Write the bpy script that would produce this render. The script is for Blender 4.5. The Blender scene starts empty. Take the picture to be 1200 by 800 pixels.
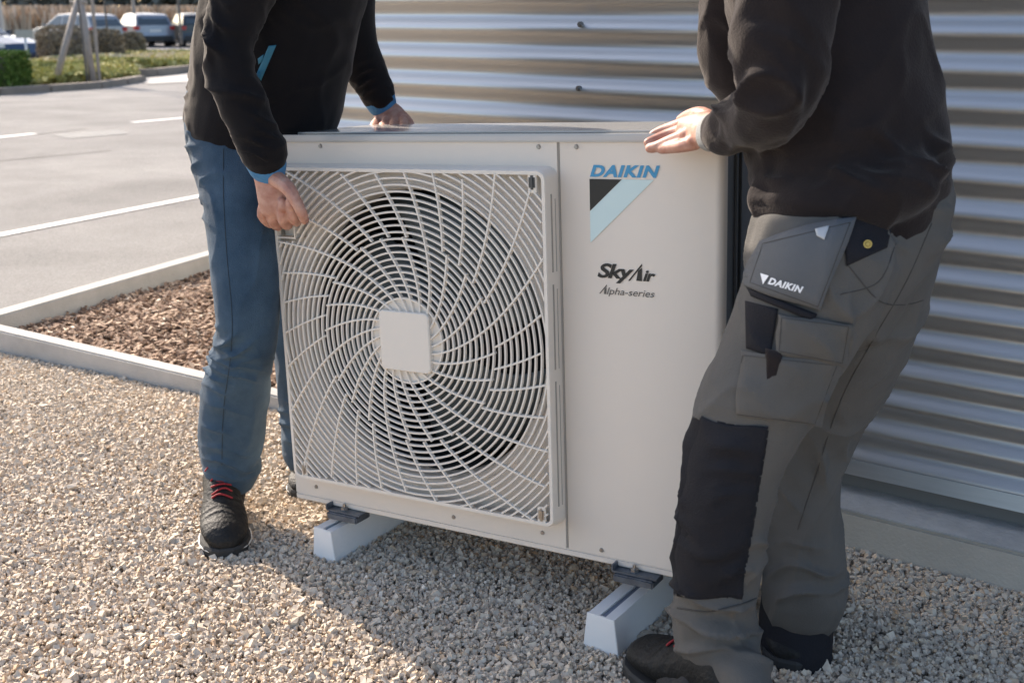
import bpy, bmesh, math, random
import numpy as np
from mathutils import Vector, Matrix, noise
from mathutils.bvhtree import BVHTree
random.seed(7); rng = np.random.default_rng(7)
scene = bpy.context.scene
COL = scene.collection
R = math.radians

# ------------------------------------------------------------------ camera
F = 1318.37
CAM = Vector((0, 0, 1.26))
FW = Vector((-0.537739, 0.794856, -0.281141)); RT = Vector((0.828314, 0.560264, 0.0)); UP = Vector((-0.157266, 0.23304, 0.959667))
RT.normalize(); FW.normalize(); UP = RT.cross(FW).normalized()
cam = bpy.data.cameras.new('camera'); camo = bpy.data.objects.new('camera', cam); COL.objects.link(camo)
camo.matrix_world = Matrix(((RT.x, UP.x, -FW.x, CAM.x), (RT.y, UP.y, -FW.y, CAM.y), (RT.z, UP.z, -FW.z, CAM.z), (0, 0, 0, 1)))
cam.sensor_width = 36; cam.lens = F / 1200 * 36; cam.clip_start = 0.05; cam.clip_end = 3000
cam.dof.use_dof = True; cam.dof.focus_distance = 2.35; cam.dof.aperture_fstop = 5.6
scene.camera = camo

# ------------------------------------------------------------------ sky, sun, exposure
SUN_EL = R(31); TO_SUN = Vector((-0.976 * math.cos(SUN_EL), 0.218 * math.cos(SUN_EL), math.sin(SUN_EL))).normalized()
w = bpy.data.worlds.new('World'); scene.world = w; w.use_nodes = True
nt = w.node_tree; bg = nt.nodes['Background']
sky = nt.nodes.new('ShaderNodeTexSky'); sky.sky_type = 'NISHITA'; sky.sun_disc = False
sky.sun_elevation = SUN_EL; sky.sun_rotation = math.atan2(TO_SUN.x, TO_SUN.y); sky.dust_density = 2.2; sky.air_density = .9; sky.ozone_density = .7
nt.links.new(sky.outputs[0], bg.inputs[0]); bg.inputs[1].default_value = 0.15
sl = bpy.data.lights.new('sun', 'SUN'); sl.energy = 4.2; sl.angle = R(0.6); sl.color = (1.0, 0.88, 0.75)
so = bpy.data.objects.new('sun', sl); COL.objects.link(so); so.rotation_euler = TO_SUN.to_track_quat('Z', 'Y').to_euler()
scene.view_settings.view_transform = 'Standard'; scene.view_settings.look = 'None'; scene.view_settings.gamma = 1
scene.view_settings.exposure = 1.12
scene.cycles.max_bounces = 7; scene.cycles.diffuse_bounces = 3; scene.cycles.glossy_bounces = 3

# ------------------------------------------------------------------ materials
def mat(name, col, rough=.6, metal=0, bump=0, bscale=200, var=0, vscale=3, col2=None, stretch=None, sheen=0, spec=.5, weave=0, detail=6):
    m = bpy.data.materials.new(name); m.use_nodes = True; t = m.node_tree; N = t.nodes; L = t.links
    b = N['Principled BSDF']; b.inputs['Base Color'].default_value = (*col, 1); b.inputs['Roughness'].default_value = rough
    b.inputs['Metallic'].default_value = metal; b.inputs['Specular IOR Level'].default_value = spec
    if sheen:
        b.inputs['Sheen Weight'].default_value = sheen; b.inputs['Sheen Roughness'].default_value = .45
        b.inputs['Sheen Tint'].default_value = (.9, .82, .75, 1)
    tc = N.new('ShaderNodeTexCoord'); src = tc.outputs['Object']
    if stretch:
        mp = N.new('ShaderNodeMapping'); mp.inputs['Scale'].default_value = stretch; L.new(src, mp.inputs[0]); src = mp.outputs[0]
    if var or col2:
        n = N.new('ShaderNodeTexNoise'); n.inputs['Scale'].default_value = vscale; n.inputs['Detail'].default_value = detail; n.inputs['Roughness'].default_value = .65
        L.new(src, n.inputs['Vector'])
        r = N.new('ShaderNodeValToRGB'); r.color_ramp.elements[0].position = .3; r.color_ramp.elements[1].position = .7
        c2 = col2 if col2 else tuple(min(1, c * (1 + var)) for c in col); c1 = col if col2 else tuple(c * (1 - var) for c in col)
        r.color_ramp.elements[0].color = (*c1, 1); r.color_ramp.elements[1].color = (*c2, 1)
        L.new(n.outputs['Fac'], r.inputs[0]); L.new(r.outputs[0], b.inputs['Base Color'])
    if bump:
        n2 = N.new('ShaderNodeTexNoise'); n2.inputs['Scale'].default_value = bscale; n2.inputs['Detail'].default_value = 4
        L.new(src, n2.inputs['Vector'])
        bp = N.new('ShaderNodeBump'); bp.inputs['Strength'].default_value = bump; bp.inputs['Distance'].default_value = .01
        L.new(n2.outputs['Fac'], bp.inputs['Height'])
        L.new(bp.outputs[0], b.inputs['Normal'])
        if weave:
            wv = N.new('ShaderNodeTexWave'); wv.inputs['Scale'].default_value = weave; wv.bands_direction = 'DIAGONAL'; wv.inputs['Distortion'].default_value = .6
            L.new(tc.outputs['Object'], wv.inputs[0])
            bp2 = N.new('ShaderNodeBump'); bp2.inputs['Strength'].default_value = .25; bp2.inputs['Distance'].default_value = .001
            L.new(wv.outputs['Fac'], bp2.inputs['Height']); L.new(bp.outputs[0], bp2.inputs['Normal']); L.new(bp2.outputs[0], b.inputs['Normal'])
    return m

def rand_mat(name, ramp, rough=.85, speck=0, sscale=60):
    """one colour per loose piece of a mesh, from a colour attribute-free random-per-island value"""
    m = bpy.data.materials.new(name); m.use_nodes = True; t = m.node_tree; N = t.nodes; L = t.links
    b = N['Principled BSDF']; b.inputs['Roughness'].default_value = rough; b.inputs['Specular IOR Level'].default_value = .25
    a = N.new('ShaderNodeAttribute'); a.attribute_name = 'tint'
    r = N.new('ShaderNodeValToRGB'); r.color_ramp.interpolation = 'LINEAR'
    e = r.color_ramp.elements; e[0].position, e[0].color = ramp[0][0], (*ramp[0][1], 1); e[1].position, e[1].color = ramp[-1][0], (*ramp[-1][1], 1)
    for p, c in ramp[1:-1]:
        x = e.new(p); x.color = (*c, 1)
    L.new(a.outputs['Fac'], r.inputs[0]); out = r.outputs[0]
    if speck:
        tc = N.new('ShaderNodeTexCoord'); n = N.new('ShaderNodeTexNoise'); n.inputs['Scale'].default_value = sscale; n.inputs['Detail'].default_value = 3
        L.new(tc.outputs['Object'], n.inputs[0])
        mx = N.new('ShaderNodeMixRGB'); mx.blend_type = 'OVERLAY'; mx.inputs[0].default_value = speck
        L.new(out, mx.inputs[1]); L.new(n.outputs['Fac'], mx.inputs[2]); out = mx.outputs[0]
    L.new(out, b.inputs['Base Color'])
    return m

M = {}
M['panel'] = mat('painted_panel', (.73, .65, .56), .42, bump=.04, bscale=260, var=.015, vscale=2)
M['sideshade'] = mat('shaded_side_panel', (.05, .052, .056), .45, bump=.05, bscale=60)  # casing colour darkened to paint the shade on the right side
M['lid'] = mat('lid_reflection_grey', (.50, .49, .47), .13, var=.04, vscale=3, spec=.9)  # cream paint greyed in its colour for the wall's reflection
M['grille'] = mat('grille_plastic', (.76, .69, .60), .45)
M['paneledge'] = mat('panel_shadow_gap', (.33, .30, .26), .7)
M['dark_in'] = mat('fan_cavity', (.035, .036, .036), .7, var=.3, vscale=8)
M['fanblade'] = mat('fan_blade_plastic', (.10, .115, .115), .4)
M['coil'] = mat('coil_fins', (.09, .09, .09), .5, metal=.6)
M['screw'] = mat('screw_steel', (.35, .34, .33), .35, metal=1)
M['rubber'] = mat('black_rubber', (.02, .022, .026), .6, bump=.1)
M['bracket'] = mat('dark_zinc_bracket', (.13, .15, .18), .45, metal=.7, var=.3, vscale=30)
M['rail'] = mat('pale_rail', (.80, .79, .77), .4, bump=.05, bscale=120, var=.03, vscale=6)
M['railgroove'] = mat('rail_groove', (.20, .23, .30), .5)
M['cyan'] = mat('print_blue', (.06, .29, .50), .5)
M['lightcyan'] = mat('print_pale_blue', (.60, .73, .71), .5)
M['ink'] = mat('print_black', (.018, .017, .014), .5)
M['inkgrey'] = mat('print_dark_grey', (.11, .10, .085), .5)
M['glintgrey'] = mat('glint_grey', (.45, .46, .47), .4)
M['white'] = mat('print_white', (.85, .85, .86), .5)
M['asphalt'] = mat('asphalt', (.235, .224, .212), .95, bump=.6, bscale=400, col2=(.305, .290, .273), vscale=1.1, detail=12, spec=.08)
M['patch'] = mat('asphalt_patch', (.24, .235, .225), .85, bump=.4, bscale=400, var=.08, vscale=4, spec=.3)
M['seal'] = mat('asphalt_seam', (.14, .13, .12), .9, var=.2, vscale=6)
M['line'] = mat('road_paint', (.66, .64, .60), .7, bump=.3, bscale=300, var=.12, vscale=12, detail=10)
M['kerb'] = mat('kerb_concrete', (.42, .40, .37), .85, bump=.35, bscale=180, var=.14, vscale=7, detail=12, spec=.3)
M['kerbfar'] = mat('kerb_concrete_weathered', (.23, .195, .16), .9, bump=.3, bscale=60, var=.2, vscale=3, spec=.3)
M['gravelbed'] = mat('gravel_bed', (.30, .265, .22), .95, bump=1, bscale=90, col2=(.50, .45, .37), vscale=60)
M['soil'] = mat('soil', (.10, .065, .045), .95, bump=.8, bscale=60, var=.4, vscale=20)
M['grassland'] = mat('dry_field', (.36, .30, .21), .95, bump=.5, bscale=3, var=.25, vscale=.6)
M['plinth'] = mat('plinth_concrete', (.52, .475, .405), .9, bump=.3, bscale=120, var=.1, vscale=5, detail=12, spec=.3)
M['ledge'] = mat('plinth_ledge', (.36, .355, .34), .85, bump=.5, bscale=70, col2=(.48, .475, .455), vscale=14, detail=12, spec=.3)
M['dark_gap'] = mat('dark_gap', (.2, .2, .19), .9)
M['wood'] = mat('weathered_wood', (.33, .28, .235), .85, bump=.3, bscale=40, var=.2, vscale=5, stretch=(8, 8, .6))
M['trunk'] = mat('young_bark', (.13, .115, .10), .9, bump=.5, bscale=60, var=.3, vscale=9)
M['postgrey'] = mat('galvanised_post', (.52, .53, .53), .5, metal=.3, var=.06, vscale=4)
M['skin'] = None
M['jacketL'] = mat('black_fleece', (.0065, .006, .0075), .9, sheen=.16, bump=.15, bscale=300, var=.15, vscale=9, spec=.2)
M['jacketR'] = mat('dark_sweatshirt', (.020, .0155, .0155), .92, sheen=.2, bump=.2, bscale=260, var=.12, vscale=9, spec=.15)
M['blueknit'] = mat('blue_knit_cuff', (.05, .20, .40), .8, sheen=.1, bump=.3, bscale=300)
M['bluetrim'] = mat('blue_zip_trim', (.035, .19, .29), .6)
M['jeans'] = mat('blue_denim', (.024, .050, .082), .88, bump=.3, bscale=350, col2=(.066, .110, .158), vscale=9, detail=12, weave=700, sheen=.08, spec=.2)
M['jeanfade'] = mat('faded_denim', (.2, .28, .36), .85)
M['trouser'] = mat('grey_work_cloth', (.112, .106, .098), .88, bump=.2, bscale=300, var=.10, vscale=7, weave=600, sheen=.06, spec=.2)
M['pocketcloth'] = mat('grey_pocket_cloth', (.120, .124, .130), .85, bump=.2, bscale=300, var=.08, vscale=7, weave=600, spec=.2)
M['trouserdark'] = mat('black_reinforcement_cloth', (.014, .014, .018), .8, bump=.25, bscale=300, var=.15, vscale=9, weave=500, spec=.25)
M['seam'] = mat('seam_shadow_thread', (.06, .055, .05), .9)
M['denimseam'] = mat('denim_seam', (.022, .034, .046), .9)
M['shoeblack'] = mat('black_shoe_leather', (.009, .009, .009), .6, spec=.3, bump=.3, bscale=150, var=.2, vscale=12)
M['shoegrey'] = mat('grey_suede', (.16, .145, .125), .8, bump=.3, bscale=200, var=.15, vscale=20, sheen=.1)
M['shoebrown'] = mat('maroon_brown_suede', (.085, .045, .04), .8, bump=.3, bscale=200, var=.15, vscale=20)
M['sole'] = mat('shoe_sole', (.022, .022, .022), .75)
M['solewhite'] = mat('sole_stripe', (.6, .58, .54), .6)
M['lace'] = mat('red_lace', (.30, .015, .02), .7)
M['tonguered'] = mat('red_collar_lining', (.16, .015, .018), .8)
M['brass'] = mat('brass_button', (.45, .30, .09), .35, metal=1)
M['hair'] = mat('brown_hair', (.05, .032, .02), .6, bump=.6, bscale=90, stretch=(1, 1, .1))
M['tyre'] = mat('tyre', (.02, .02, .02), .8)
M['rim'] = mat('alloy_rim', (.45, .45, .46), .35, metal=.8)
M['glass'] = mat('car_glass', (.05, .065, .07), .08, spec=.9)
M['taillamp'] = mat('tail_lamp', (.35, .02, .02), .25)
M['headlamp'] = mat('head_lamp', (.75, .75, .72), .15)
M['plate'] = mat('number_plate', (.65, .65, .62), .5)
M['silver'] = mat('silver_car_paint', (.24, .26, .29), .32, metal=.5)
M['palepaint'] = mat('pale_silver_car_paint', (.30, .31, .32), .32, metal=.5)
M['bluecar'] = mat('dark_blue_car_paint', (.03, .055, .10), .2, metal=.3)
M['darkcar'] = mat('dark_grey_car_paint', (.035, .042, .05), .22, metal=.3)
M['bumperplastic'] = mat('black_bumper_plastic', (.03, .03, .03), .7)
M['signgrey'] = mat('sign_back', (.33, .34, .32), .5, metal=.4)

def skin_mat():
    m = bpy.data.materials.new('skin'); m.use_nodes = True; t = m.node_tree; N = t.nodes; L = t.links
    b = N['Principled BSDF']; b.inputs['Roughness'].default_value = .5
    b.inputs['Subsurface Weight'].default_value = .25; b.inputs['Subsurface Radius'].default_value = (1, .35, .2); b.inputs['Subsurface Scale'].default_value = .006
    tc = N.new('ShaderNodeTexCoord'); n = N.new('ShaderNodeTexNoise'); n.inputs['Scale'].default_value = 55; n.inputs['Detail'].default_value = 8
    r = N.new('ShaderNodeValToRGB'); r.color_ramp.elements[0].position = .33; r.color_ramp.elements[1].position = .68
    r.color_ramp.elements[0].color = (.40, .18, .125, 1); r.color_ramp.elements[1].color = (.56, .325, .245, 1)
    L.new(tc.outputs['Object'], n.inputs[0]); L.new(n.outputs['Fac'], r.inputs[0]); L.new(r.outputs[0], b.inputs['Base Color'])
    n2 = N.new('ShaderNodeTexVoronoi'); n2.inputs['Scale'].default_value = 420; bp = N.new('ShaderNodeBump'); bp.inputs['Strength'].default_value = .18; bp.inputs['Distance'].default_value = .002
    L.new(tc.outputs['Object'], n2.inputs[0]); L.new(n2.outputs['Distance'], bp.inputs['Height']); L.new(bp.outputs[0], b.inputs['Normal'])
    return m
M['skin'] = skin_mat()

def cladding_mat():
    m = bpy.data.materials.new('corrugated_steel'); m.use_nodes = True; t = m.node_tree; N = t.nodes; L = t.links
    b = N['Principled BSDF']; b.inputs['Metallic'].default_value = .92
    tc = N.new('ShaderNodeTexCoord'); mp = N.new('ShaderNodeMapping'); mp.inputs['Scale'].default_value = (.5, 1, 14)
    L.new(tc.outputs['Object'], mp.inputs[0])
    n = N.new('ShaderNodeTexNoise'); n.inputs['Scale'].default_value = 3; n.inputs['Detail'].default_value = 8; L.new(mp.outputs[0], n.inputs[0])
    r = N.new('ShaderNodeValToRGB'); r.color_ramp.elements[0].color = (.46, .46, .45, 1); r.color_ramp.elements[1].color = (.58, .58, .57, 1)
    L.new(n.outputs['Fac'], r.inputs[0]); L.new(r.outputs[0], b.inputs['Base Color'])
    r2 = N.new('ShaderNodeMapRange'); r2.inputs[3].default_value = .37; r2.inputs[4].default_value = .50; L.new(n.outputs['Fac'], r2.inputs[0]); L.new(r2.outputs[0], b.inputs['Roughness'])
    return m
M['clad'] = cladding_mat()
M['flash'] = mat('steel_flashing', (.42, .44, .44), .4, metal=.75, var=.08, vscale=9, stretch=(.5, 1, 10))
M['gravel'] = rand_mat('gravel_stone', [(0, (.35, .29, .235)), (.10, (.45, .385, .305)), (.3, (.55, .465, .37)), (.55, (.62, .53, .425)), (.75, (.61, .50, .375)), (.85, (.57, .41, .265)), (.92, (.62, .535, .43)), (1, (.74, .66, .56))], speck=.35, sscale=140)
M['bark'] = rand_mat('bark_chip', [(0, (.07, .045, .03)), (.25, (.20, .125, .085)), (.6, (.36, .245, .17)), (.85, (.50, .37, .265)), (1, (.66, .54, .42))], speck=.4, sscale=120)
M['cover'] = rand_mat('ground_cover_leaf', [(0, (.20, .20, .07)), (.35, (.40, .38, .12)), (.7, (.55, .49, .21)), (1, (.66, .57, .40))])
M['boxhedge'] = rand_mat('box_hedge_leaf', [(0, (.045, .08, .015)), (.5, (.10, .17, .03)), (1, (.18, .26, .06))])
M['brownhedge'] = rand_mat('brown_hedge_leaf', [(0, (.13, .105, .075)), (.5, (.27, .225, .16)), (1, (.42, .35, .26))])
M['reed'] = rand_mat('reed_blade', [(0, (.30, .22, .15)), (.5, (.48, .37, .26)), (1, (.62, .50, .38))])
M['wood_far'] = rand_mat('far_tree_twig', [(0, (.10, .105, .09)), (.5, (.16, .165, .145)), (1, (.25, .25, .22))])  # distance haze is put into these grey colours

# ------------------------------------------------------------------ helpers
def at(px, py, Y):                      # point where the line of sight through a pixel of the photograph meets the plane y = Y
    d = FW + RT * ((px - 600) / F) + UP * ((400 - py) / F)
    return CAM + d * (Y / d.y)
def ground(px, py, z=0.):
    d = FW + RT * ((px - 600) / F) + UP * ((400 - py) / F)
    return CAM + d * ((z - CAM.z) / d.z)
def depth(p): return (p - CAM).dot(FW)
def link(name, me, m=None, parent=None, smooth=False):
    o = bpy.data.objects.new(name, me); COL.objects.link(o)
    if m and not me.materials: me.materials.append(m)
    if smooth: me.polygons.foreach_set('use_smooth', [True] * len(me.polygons))
    if parent: o.parent = parent
    return o
def obj(name, bm, m, parent=None, smooth=False, recalc=True):
    if recalc: bmesh.ops.recalc_face_normals(bm, faces=bm.faces)
    me = bpy.data.meshes.new(name); bm.to_mesh(me); bm.free()
    return link(name, me, m, parent, smooth)
def thing(name, label, cat, loc=(0, 0, 0), rotz=0, group=None):
    o = bpy.data.objects.new(name, None); COL.objects.link(o); o.location = loc; o.rotation_euler = (0, 0, rotz); o.empty_display_size = .1
    o['label'] = label; o['category'] = cat
    if group: o['group'] = group
    return o
def tag(o, label=None, cat=None, group=None, kind=None):
    for k, v in (('label', label), ('category', cat), ('group', group), ('kind', kind)):
        if v: o[k] = v
    return o
def box(bm, x0, x1, y0, y1, z0, z1, bev=0, taper=None):
    r = bmesh.ops.create_cube(bm, size=1)['verts']
    for v in r:
        v.co = Vector(((x0 + x1) / 2 + v.co.x * (x1 - x0), (y0 + y1) / 2 + v.co.y * (y1 - y0), (z0 + z1) / 2 + v.co.z * (z1 - z0)))
    if bev:
        es = {e for v in r for e in v.link_edges}
        bmesh.ops.bevel(bm, geom=list(es), offset=bev, segments=2, affect='EDGES')
    return r
def cyl(bm, p0, p1, r0, r1=None, n=16, caps=True):
    p0 = Vector(p0); p1 = Vector(p1); r1 = r0 if r1 is None else r1
    q = (p1 - p0).to_track_quat('Z', 'Y'); rings = []
    for p, r in ((p0, r0), (p1, r1)):
        rings.append([bm.verts.new(p + q @ Vector((r * math.cos(2 * math.pi * i / n), r * math.sin(2 * math.pi * i / n), 0))) for i in range(n)])
    for i in range(n):
        bm.faces.new((rings[0][i], rings[0][(i + 1) % n], rings[1][(i + 1) % n], rings[1][i]))
    if caps: bm.faces.new(rings[0][::-1]); bm.faces.new(rings[1])
def extrude_poly(bm, pts, y0, y1):      # pts (x, z) counter-clockwise, extruded along y
    a = [bm.verts.new((x, y0, z)) for x, z in pts]; b = [bm.verts.new((x, y1, z)) for x, z in pts]; n = len(pts)
    bm.faces.new(a); bm.faces.new(b[::-1])
    for i in range(n): bm.faces.new((a[i], b[i], b[(i + 1) % n], a[(i + 1) % n]))
def box_along(bm, p0, p1, w, z0a, z1a, z0b=None, z1b=None):   # a bar on the ground from p0 to p1 (xy), w wide to its left
    z0b = z0a if z0b is None else z0b; z1b = z1a if z1b is None else z1b
    p0 = Vector(p0); p1 = Vector(p1); d = (p1 - p0).normalized(); n = Vector((-d.y, d.x)) * w
    def V(p, z): return bm.verts.new((p.x, p.y, z))
    a = [V(p0, z0a), V(p0 + n, z0a), V(p0 + n, z1a), V(p0, z1a)]; b = [V(p1, z0b), V(p1 + n, z0b), V(p1 + n, z1b), V(p1, z1b)]
    bm.faces.new(a[::-1]); bm.faces.new(b)
    for i in range(4): bm.faces.new((a[i], a[(i + 1) % 4], b[(i + 1) % 4], b[i]))
def sheet(name, pts, z, m, kind='structure', thick=0):
    bm = bmesh.new(); vs = [bm.verts.new((x, y, z)) for x, y in pts]; bm.faces.new(vs)
    o = obj(name, bm, m, recalc=False); o['kind'] = kind; return o
def from_np(name, V, Fc, m, tint=None, smooth=False, parent=None):
    me = bpy.data.meshes.new(name); nv, nf = len(V), len(Fc); k = Fc.shape[1]
    me.vertices.add(nv); me.vertices.foreach_set('co', V.astype(np.float32).ravel())
    me.loops.add(nf * k); me.loops.foreach_set('vertex_index', Fc.astype(np.int32).ravel())
    me.polygons.add(nf); me.polygons.foreach_set('loop_start', np.arange(0, nf * k, k, dtype=np.int32)); me.update(calc_edges=True)
    me.polygons.foreach_set('use_smooth', [smooth] * nf)
    if tint is not None:
        a = me.attributes.new('tint', 'FLOAT', 'POINT'); a.data.foreach_set('value', tint.astype(np.float32))
    return link(name, me, m, parent)
def rot_np(n, full=True):
    q = rng.normal(size=(n, 4)); q /= np.linalg.norm(q, axis=1)[:, None]; w_, x, y, z = q.T
    return np.stack([1 - 2 * (y * y + z * z), 2 * (x * y - z * w_), 2 * (x * z + y * w_), 2 * (x * y + z * w_), 1 - 2 * (x * x + z * z), 2 * (y * z - x * w_), 2 * (x * z - y * w_), 2 * (y * z + x * w_), 1 - 2 * (x * x + y * y)], 1).reshape(n, 3, 3)
def leaves(name, P, size, m, parent=None, tint=None, upright=0, asp=.6):
    """many small leaf-shaped quads at points P"""
    n = len(P); Q = rot_np(n)
    base = np.array([[-.5, 0, 0], [0, -asp / 2, .06], [.5, 0, 0], [0, asp / 2, .06]])
    s = (size * rng.uniform(.6, 1.3, n))[:, None, None]
    V = np.einsum('nij,kj->nki', Q, base) * s + P[:, None, :]
    if upright:
        b2 = np.array([[-.04, 0, 0], [.04, 0, 0], [.02, 0, 1], [-.02, 0, 1]]); ang = rng.uniform(0, 6.28, n)
        ca, sa = np.cos(ang), np.sin(ang); V = np.zeros((n, 4, 3)); hgt = size * rng.uniform(.6, 1.15, n); lx, ly = rng.normal(0, .12, n), rng.normal(0, .12, n)
        for k in range(4):
            V[:, k, 0] = P[:, 0] + (b2[k, 0] * ca * upright + b2[k, 2] * lx * hgt); V[:, k, 1] = P[:, 1] + (b2[k, 0] * sa * upright + b2[k, 2] * ly * hgt); V[:, k, 2] = P[:, 2] + b2[k, 2] * hgt
    t = rng.uniform(0, 1, n) if tint is None else tint
    return from_np(name, V.reshape(-1, 3), np.arange(n * 4).reshape(n, 4), m, np.repeat(t, 4), parent=parent)

# ------------------------------------------------------------------ the setting
sheet('ground', [(-400, -300), (300, -300), (300, 400), (-400, 400)], -.36, M['grassland'])
KA, KB = Vector((-4.14, 2.305)), Vector((-2.57, 2.455))           # front kerb, foot of its front face
KDIR = (KB - KA).normalized(); KN = Vector((-KDIR.y, KDIR.x)); BD = Vector((-.158, .987))     # back kerb's direction
asph = [(-60, -60), (-4.22, -60), (-4.22, 2.32), (-6.43, 16.1), (-11, 34.2), (-77.3, -10.6)]
sheet('asphalt_road', asph, -.02, M['asphalt'])
sheet('car_park', [(-10.9, 34.1), (-25, 55), (-92, 10), (-77.2, -10.7)], -.31, M['asphalt'])
sheet('gravel_bed', [(-4.22, -4), (5, -4), (5, 2.56), (-2.5, 2.56), (-2.5, 2.46), (-4.22, 2.30)], -.012, M['gravelbed'])
sheet('forecourt', [(-4.22, -60), (60, -60), (60, -4), (-4.22, -4)], -.014, M['asphalt'])

# coarse grain and faint stains in the asphalt
t_ = M['asphalt'].node_tree; b_s = t_.nodes['Principled BSDF']; old = b_s.inputs['Base Color'].links[0].from_socket
tcn = t_.nodes.new('ShaderNodeTexCoord'); nn1 = t_.nodes.new('ShaderNodeTexNoise'); nn1.inputs['Scale'].default_value = 130; nn1.inputs['Detail'].default_value = 3
nn2 = t_.nodes.new('ShaderNodeTexNoise'); nn2.inputs['Scale'].default_value = .55; nn2.inputs['Detail'].default_value = 9; nn2.inputs['Distortion'].default_value = 1.2
t_.links.new(tcn.outputs['Object'], nn1.inputs[0]); t_.links.new(tcn.outputs['Object'], nn2.inputs[0])
m1 = t_.nodes.new('ShaderNodeMixRGB'); m1.blend_type = 'OVERLAY'; m1.inputs[0].default_value = .55; t_.links.new(old, m1.inputs[1]); t_.links.new(nn1.outputs['Fac'], m1.inputs[2])
m2 = t_.nodes.new('ShaderNodeMixRGB'); m2.blend_type = 'OVERLAY'; m2.inputs[0].default_value = .35; t_.links.new(m1.outputs[0], m2.inputs[1]); t_.links.new(nn2.outputs['Fac'], m2.inputs[2])
t_.links.new(m2.outputs[0], b_s.inputs['Base Color'])
# road markings and repairs
def strip(name, a, b, wd, z, m):
    a = Vector(a); b = Vector(b); d = (b - a).normalized(); n = Vector((-d.y, d.x)) * wd / 2
    return sheet(name, [tuple(a - n), tuple(b - n), tuple(b + n), tuple(a + n)], z, m)
a = ground(0, 272).xy; b = ground(235, 227).xy; dd = (b - a)
strip('road_line', a - dd * 1.2, a + dd * 3.2, .10, -.015, M['line'])
a = ground(-20, 161).xy; b = ground(40, 155).xy; strip('road_line', a - (b - a) * 2, b, .14, -.015, M['line'])
a = ground(155, 142).xy; b = ground(218, 136.5).xy; strip('road_line', a, a + (b - a) * 2.2, .14, -.015, M['line'])
pp = [ground(60, 156.5).xy, ground(140, 150).xy, ground(150, 155).xy, ground(80, 160.5).xy]; sheet('asphalt_patch', [tuple(p) for p in pp], -.0155, M['patch'])
strip('asphalt_seam', ground(-10, 187).xy, ground(130, 174).xy, .03, -.0158, M['seal'])
strip('asphalt_seam', ground(40, 156).xy, ground(100, 149).xy, .05, -.0158, M['seal'])

# kerbs round the mulch bed: each kerb stone is a piece
kb = thing('kerb', 'pale concrete kerb between the gravel and the bark mulch bed', 'kerb')
n = 3; L_ = 4.35 * .4
def kerb_run(parent, p0, p1, n, w_, zt0, zt1, m, z0=-.06, bev=.006):
    for i in range(n):
        t0, t1 = i / n, (i + 1) / n; a = p0.lerp(p1, t0); b = p0.lerp(p1, t1); d = (b - a).normalized() * .003
        bm = bmesh.new(); box_along(bm, a + d, b - d, w_, z0, zt0 + (zt1 - zt0) * t0, z0, zt0 + (zt1 - zt0) * t1)
        bmesh.ops.recalc_face_normals(bm, faces=bm.faces)
        bmesh.ops.bevel(bm, geom=bm.edges[:], offset=bev, segments=2, affect='EDGES')
        obj('kerb_stone', bm, m, parent)
kerb_run(kb, KA, KA + KDIR * 1.60, 1, .065, .098, .052, M['kerb'])
kb2 = thing('kerb', 'pale concrete kerb between the asphalt and the bark mulch bed', 'kerb')
K0 = Vector((-4.125, 2.385)); kerb_run(kb2, K0, K0 + BD * 11, 3, .085, .094, .094, M['kerb'])
# kerb_run lays its width to the left of the run: the road side

# bark mulch bed
bed = [(-4.12, 2.37), (-2.45, 2.53), (-2.45, 13), (-5.7, 13)]
sheet('mulch_soil', bed, .012, M['soil'])
def scatter_poly(n, x0, x1, y0, y1, test):
    out = []; tot = 0
    while tot < n:
        p = np.stack([rng.uniform(x0, x1, n), rng.uniform(y0, y1, n)], 1); p = p[test(p[:, 0], p[:, 1])]; out.append(p); tot += len(p)
    return np.concatenate(out)[:n]
intest = lambda x, y: (y > 2.375 + .0956 * (x + 4.12) + .01) & (x > -4.115 - .16 * (y - 2.385)) & (x < -2.5) 
P2 = np.concatenate([scatter_poly(15000, -4.4, -2.5, 2.38, 4.4, intest), scatter_poly(6500, -5.4, -2.5, 4.4, 9, intest)])
nch = len(P2); Q = rot_np(nch); cube = np.array([[x, y, z] for x in (-.5, .5) for y in (-.5, .5) for z in (-.5, .5)])
CF = np.array([[0, 1, 3, 2], [4, 6, 7, 5], [0, 4, 5, 1], [2, 3, 7, 6], [0, 2, 6, 4], [1, 5, 7, 3]])
dims = np.stack([rng.uniform(.010, .038, nch), rng.uniform(.006, .018, nch), rng.uniform(.002, .006, nch)], 1)
V = cube[None] * dims[:, None, :]; V[:, :, 0] *= 1 + .3 * np.sign(V[:, :, 1]) * rng.uniform(-1, 1, (nch, 1))
tilt = rng.normal(0, .45, (nch, 2)); yaw = rng.uniform(0, 6.28, nch)
cy, sy = np.cos(yaw), np.sin(yaw); ct, st = np.cos(tilt[:, 0]), np.sin(tilt[:, 0])
x = V[:, :, 0] * ct[:, None] + V[:, :, 2] * st[:, None]; z = -V[:, :, 0] * st[:, None] + V[:, :, 2] * ct[:, None]; y = V[:, :, 1] + z * tilt[:, 1][:, None] * .5
hgt = .018 + .016 * np.array([noise.noise(Vector((a * 3, b * 3, 0))) for a, b in P2]) + rng.uniform(-.004, .012, nch)
# the mulch lies lower along the kerb
V = np.stack([x * cy[:, None] - y * sy[:, None] + P2[:, 0:1], x * sy[:, None] + y * cy[:, None] + P2[:, 1:2], z + hgt[:, None]], 2)
mu = from_np('bark_mulch', V.reshape(-1, 3), (np.arange(nch)[:, None, None] * 8 + CF[None]).reshape(-1, 4), M['bark'], np.repeat(np.clip(rng.normal(.5, .24, nch), 0, 1), 8))
tag(mu, 'reddish brown bark mulch inside the kerbed bed', 'mulch', kind='stuff')

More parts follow.
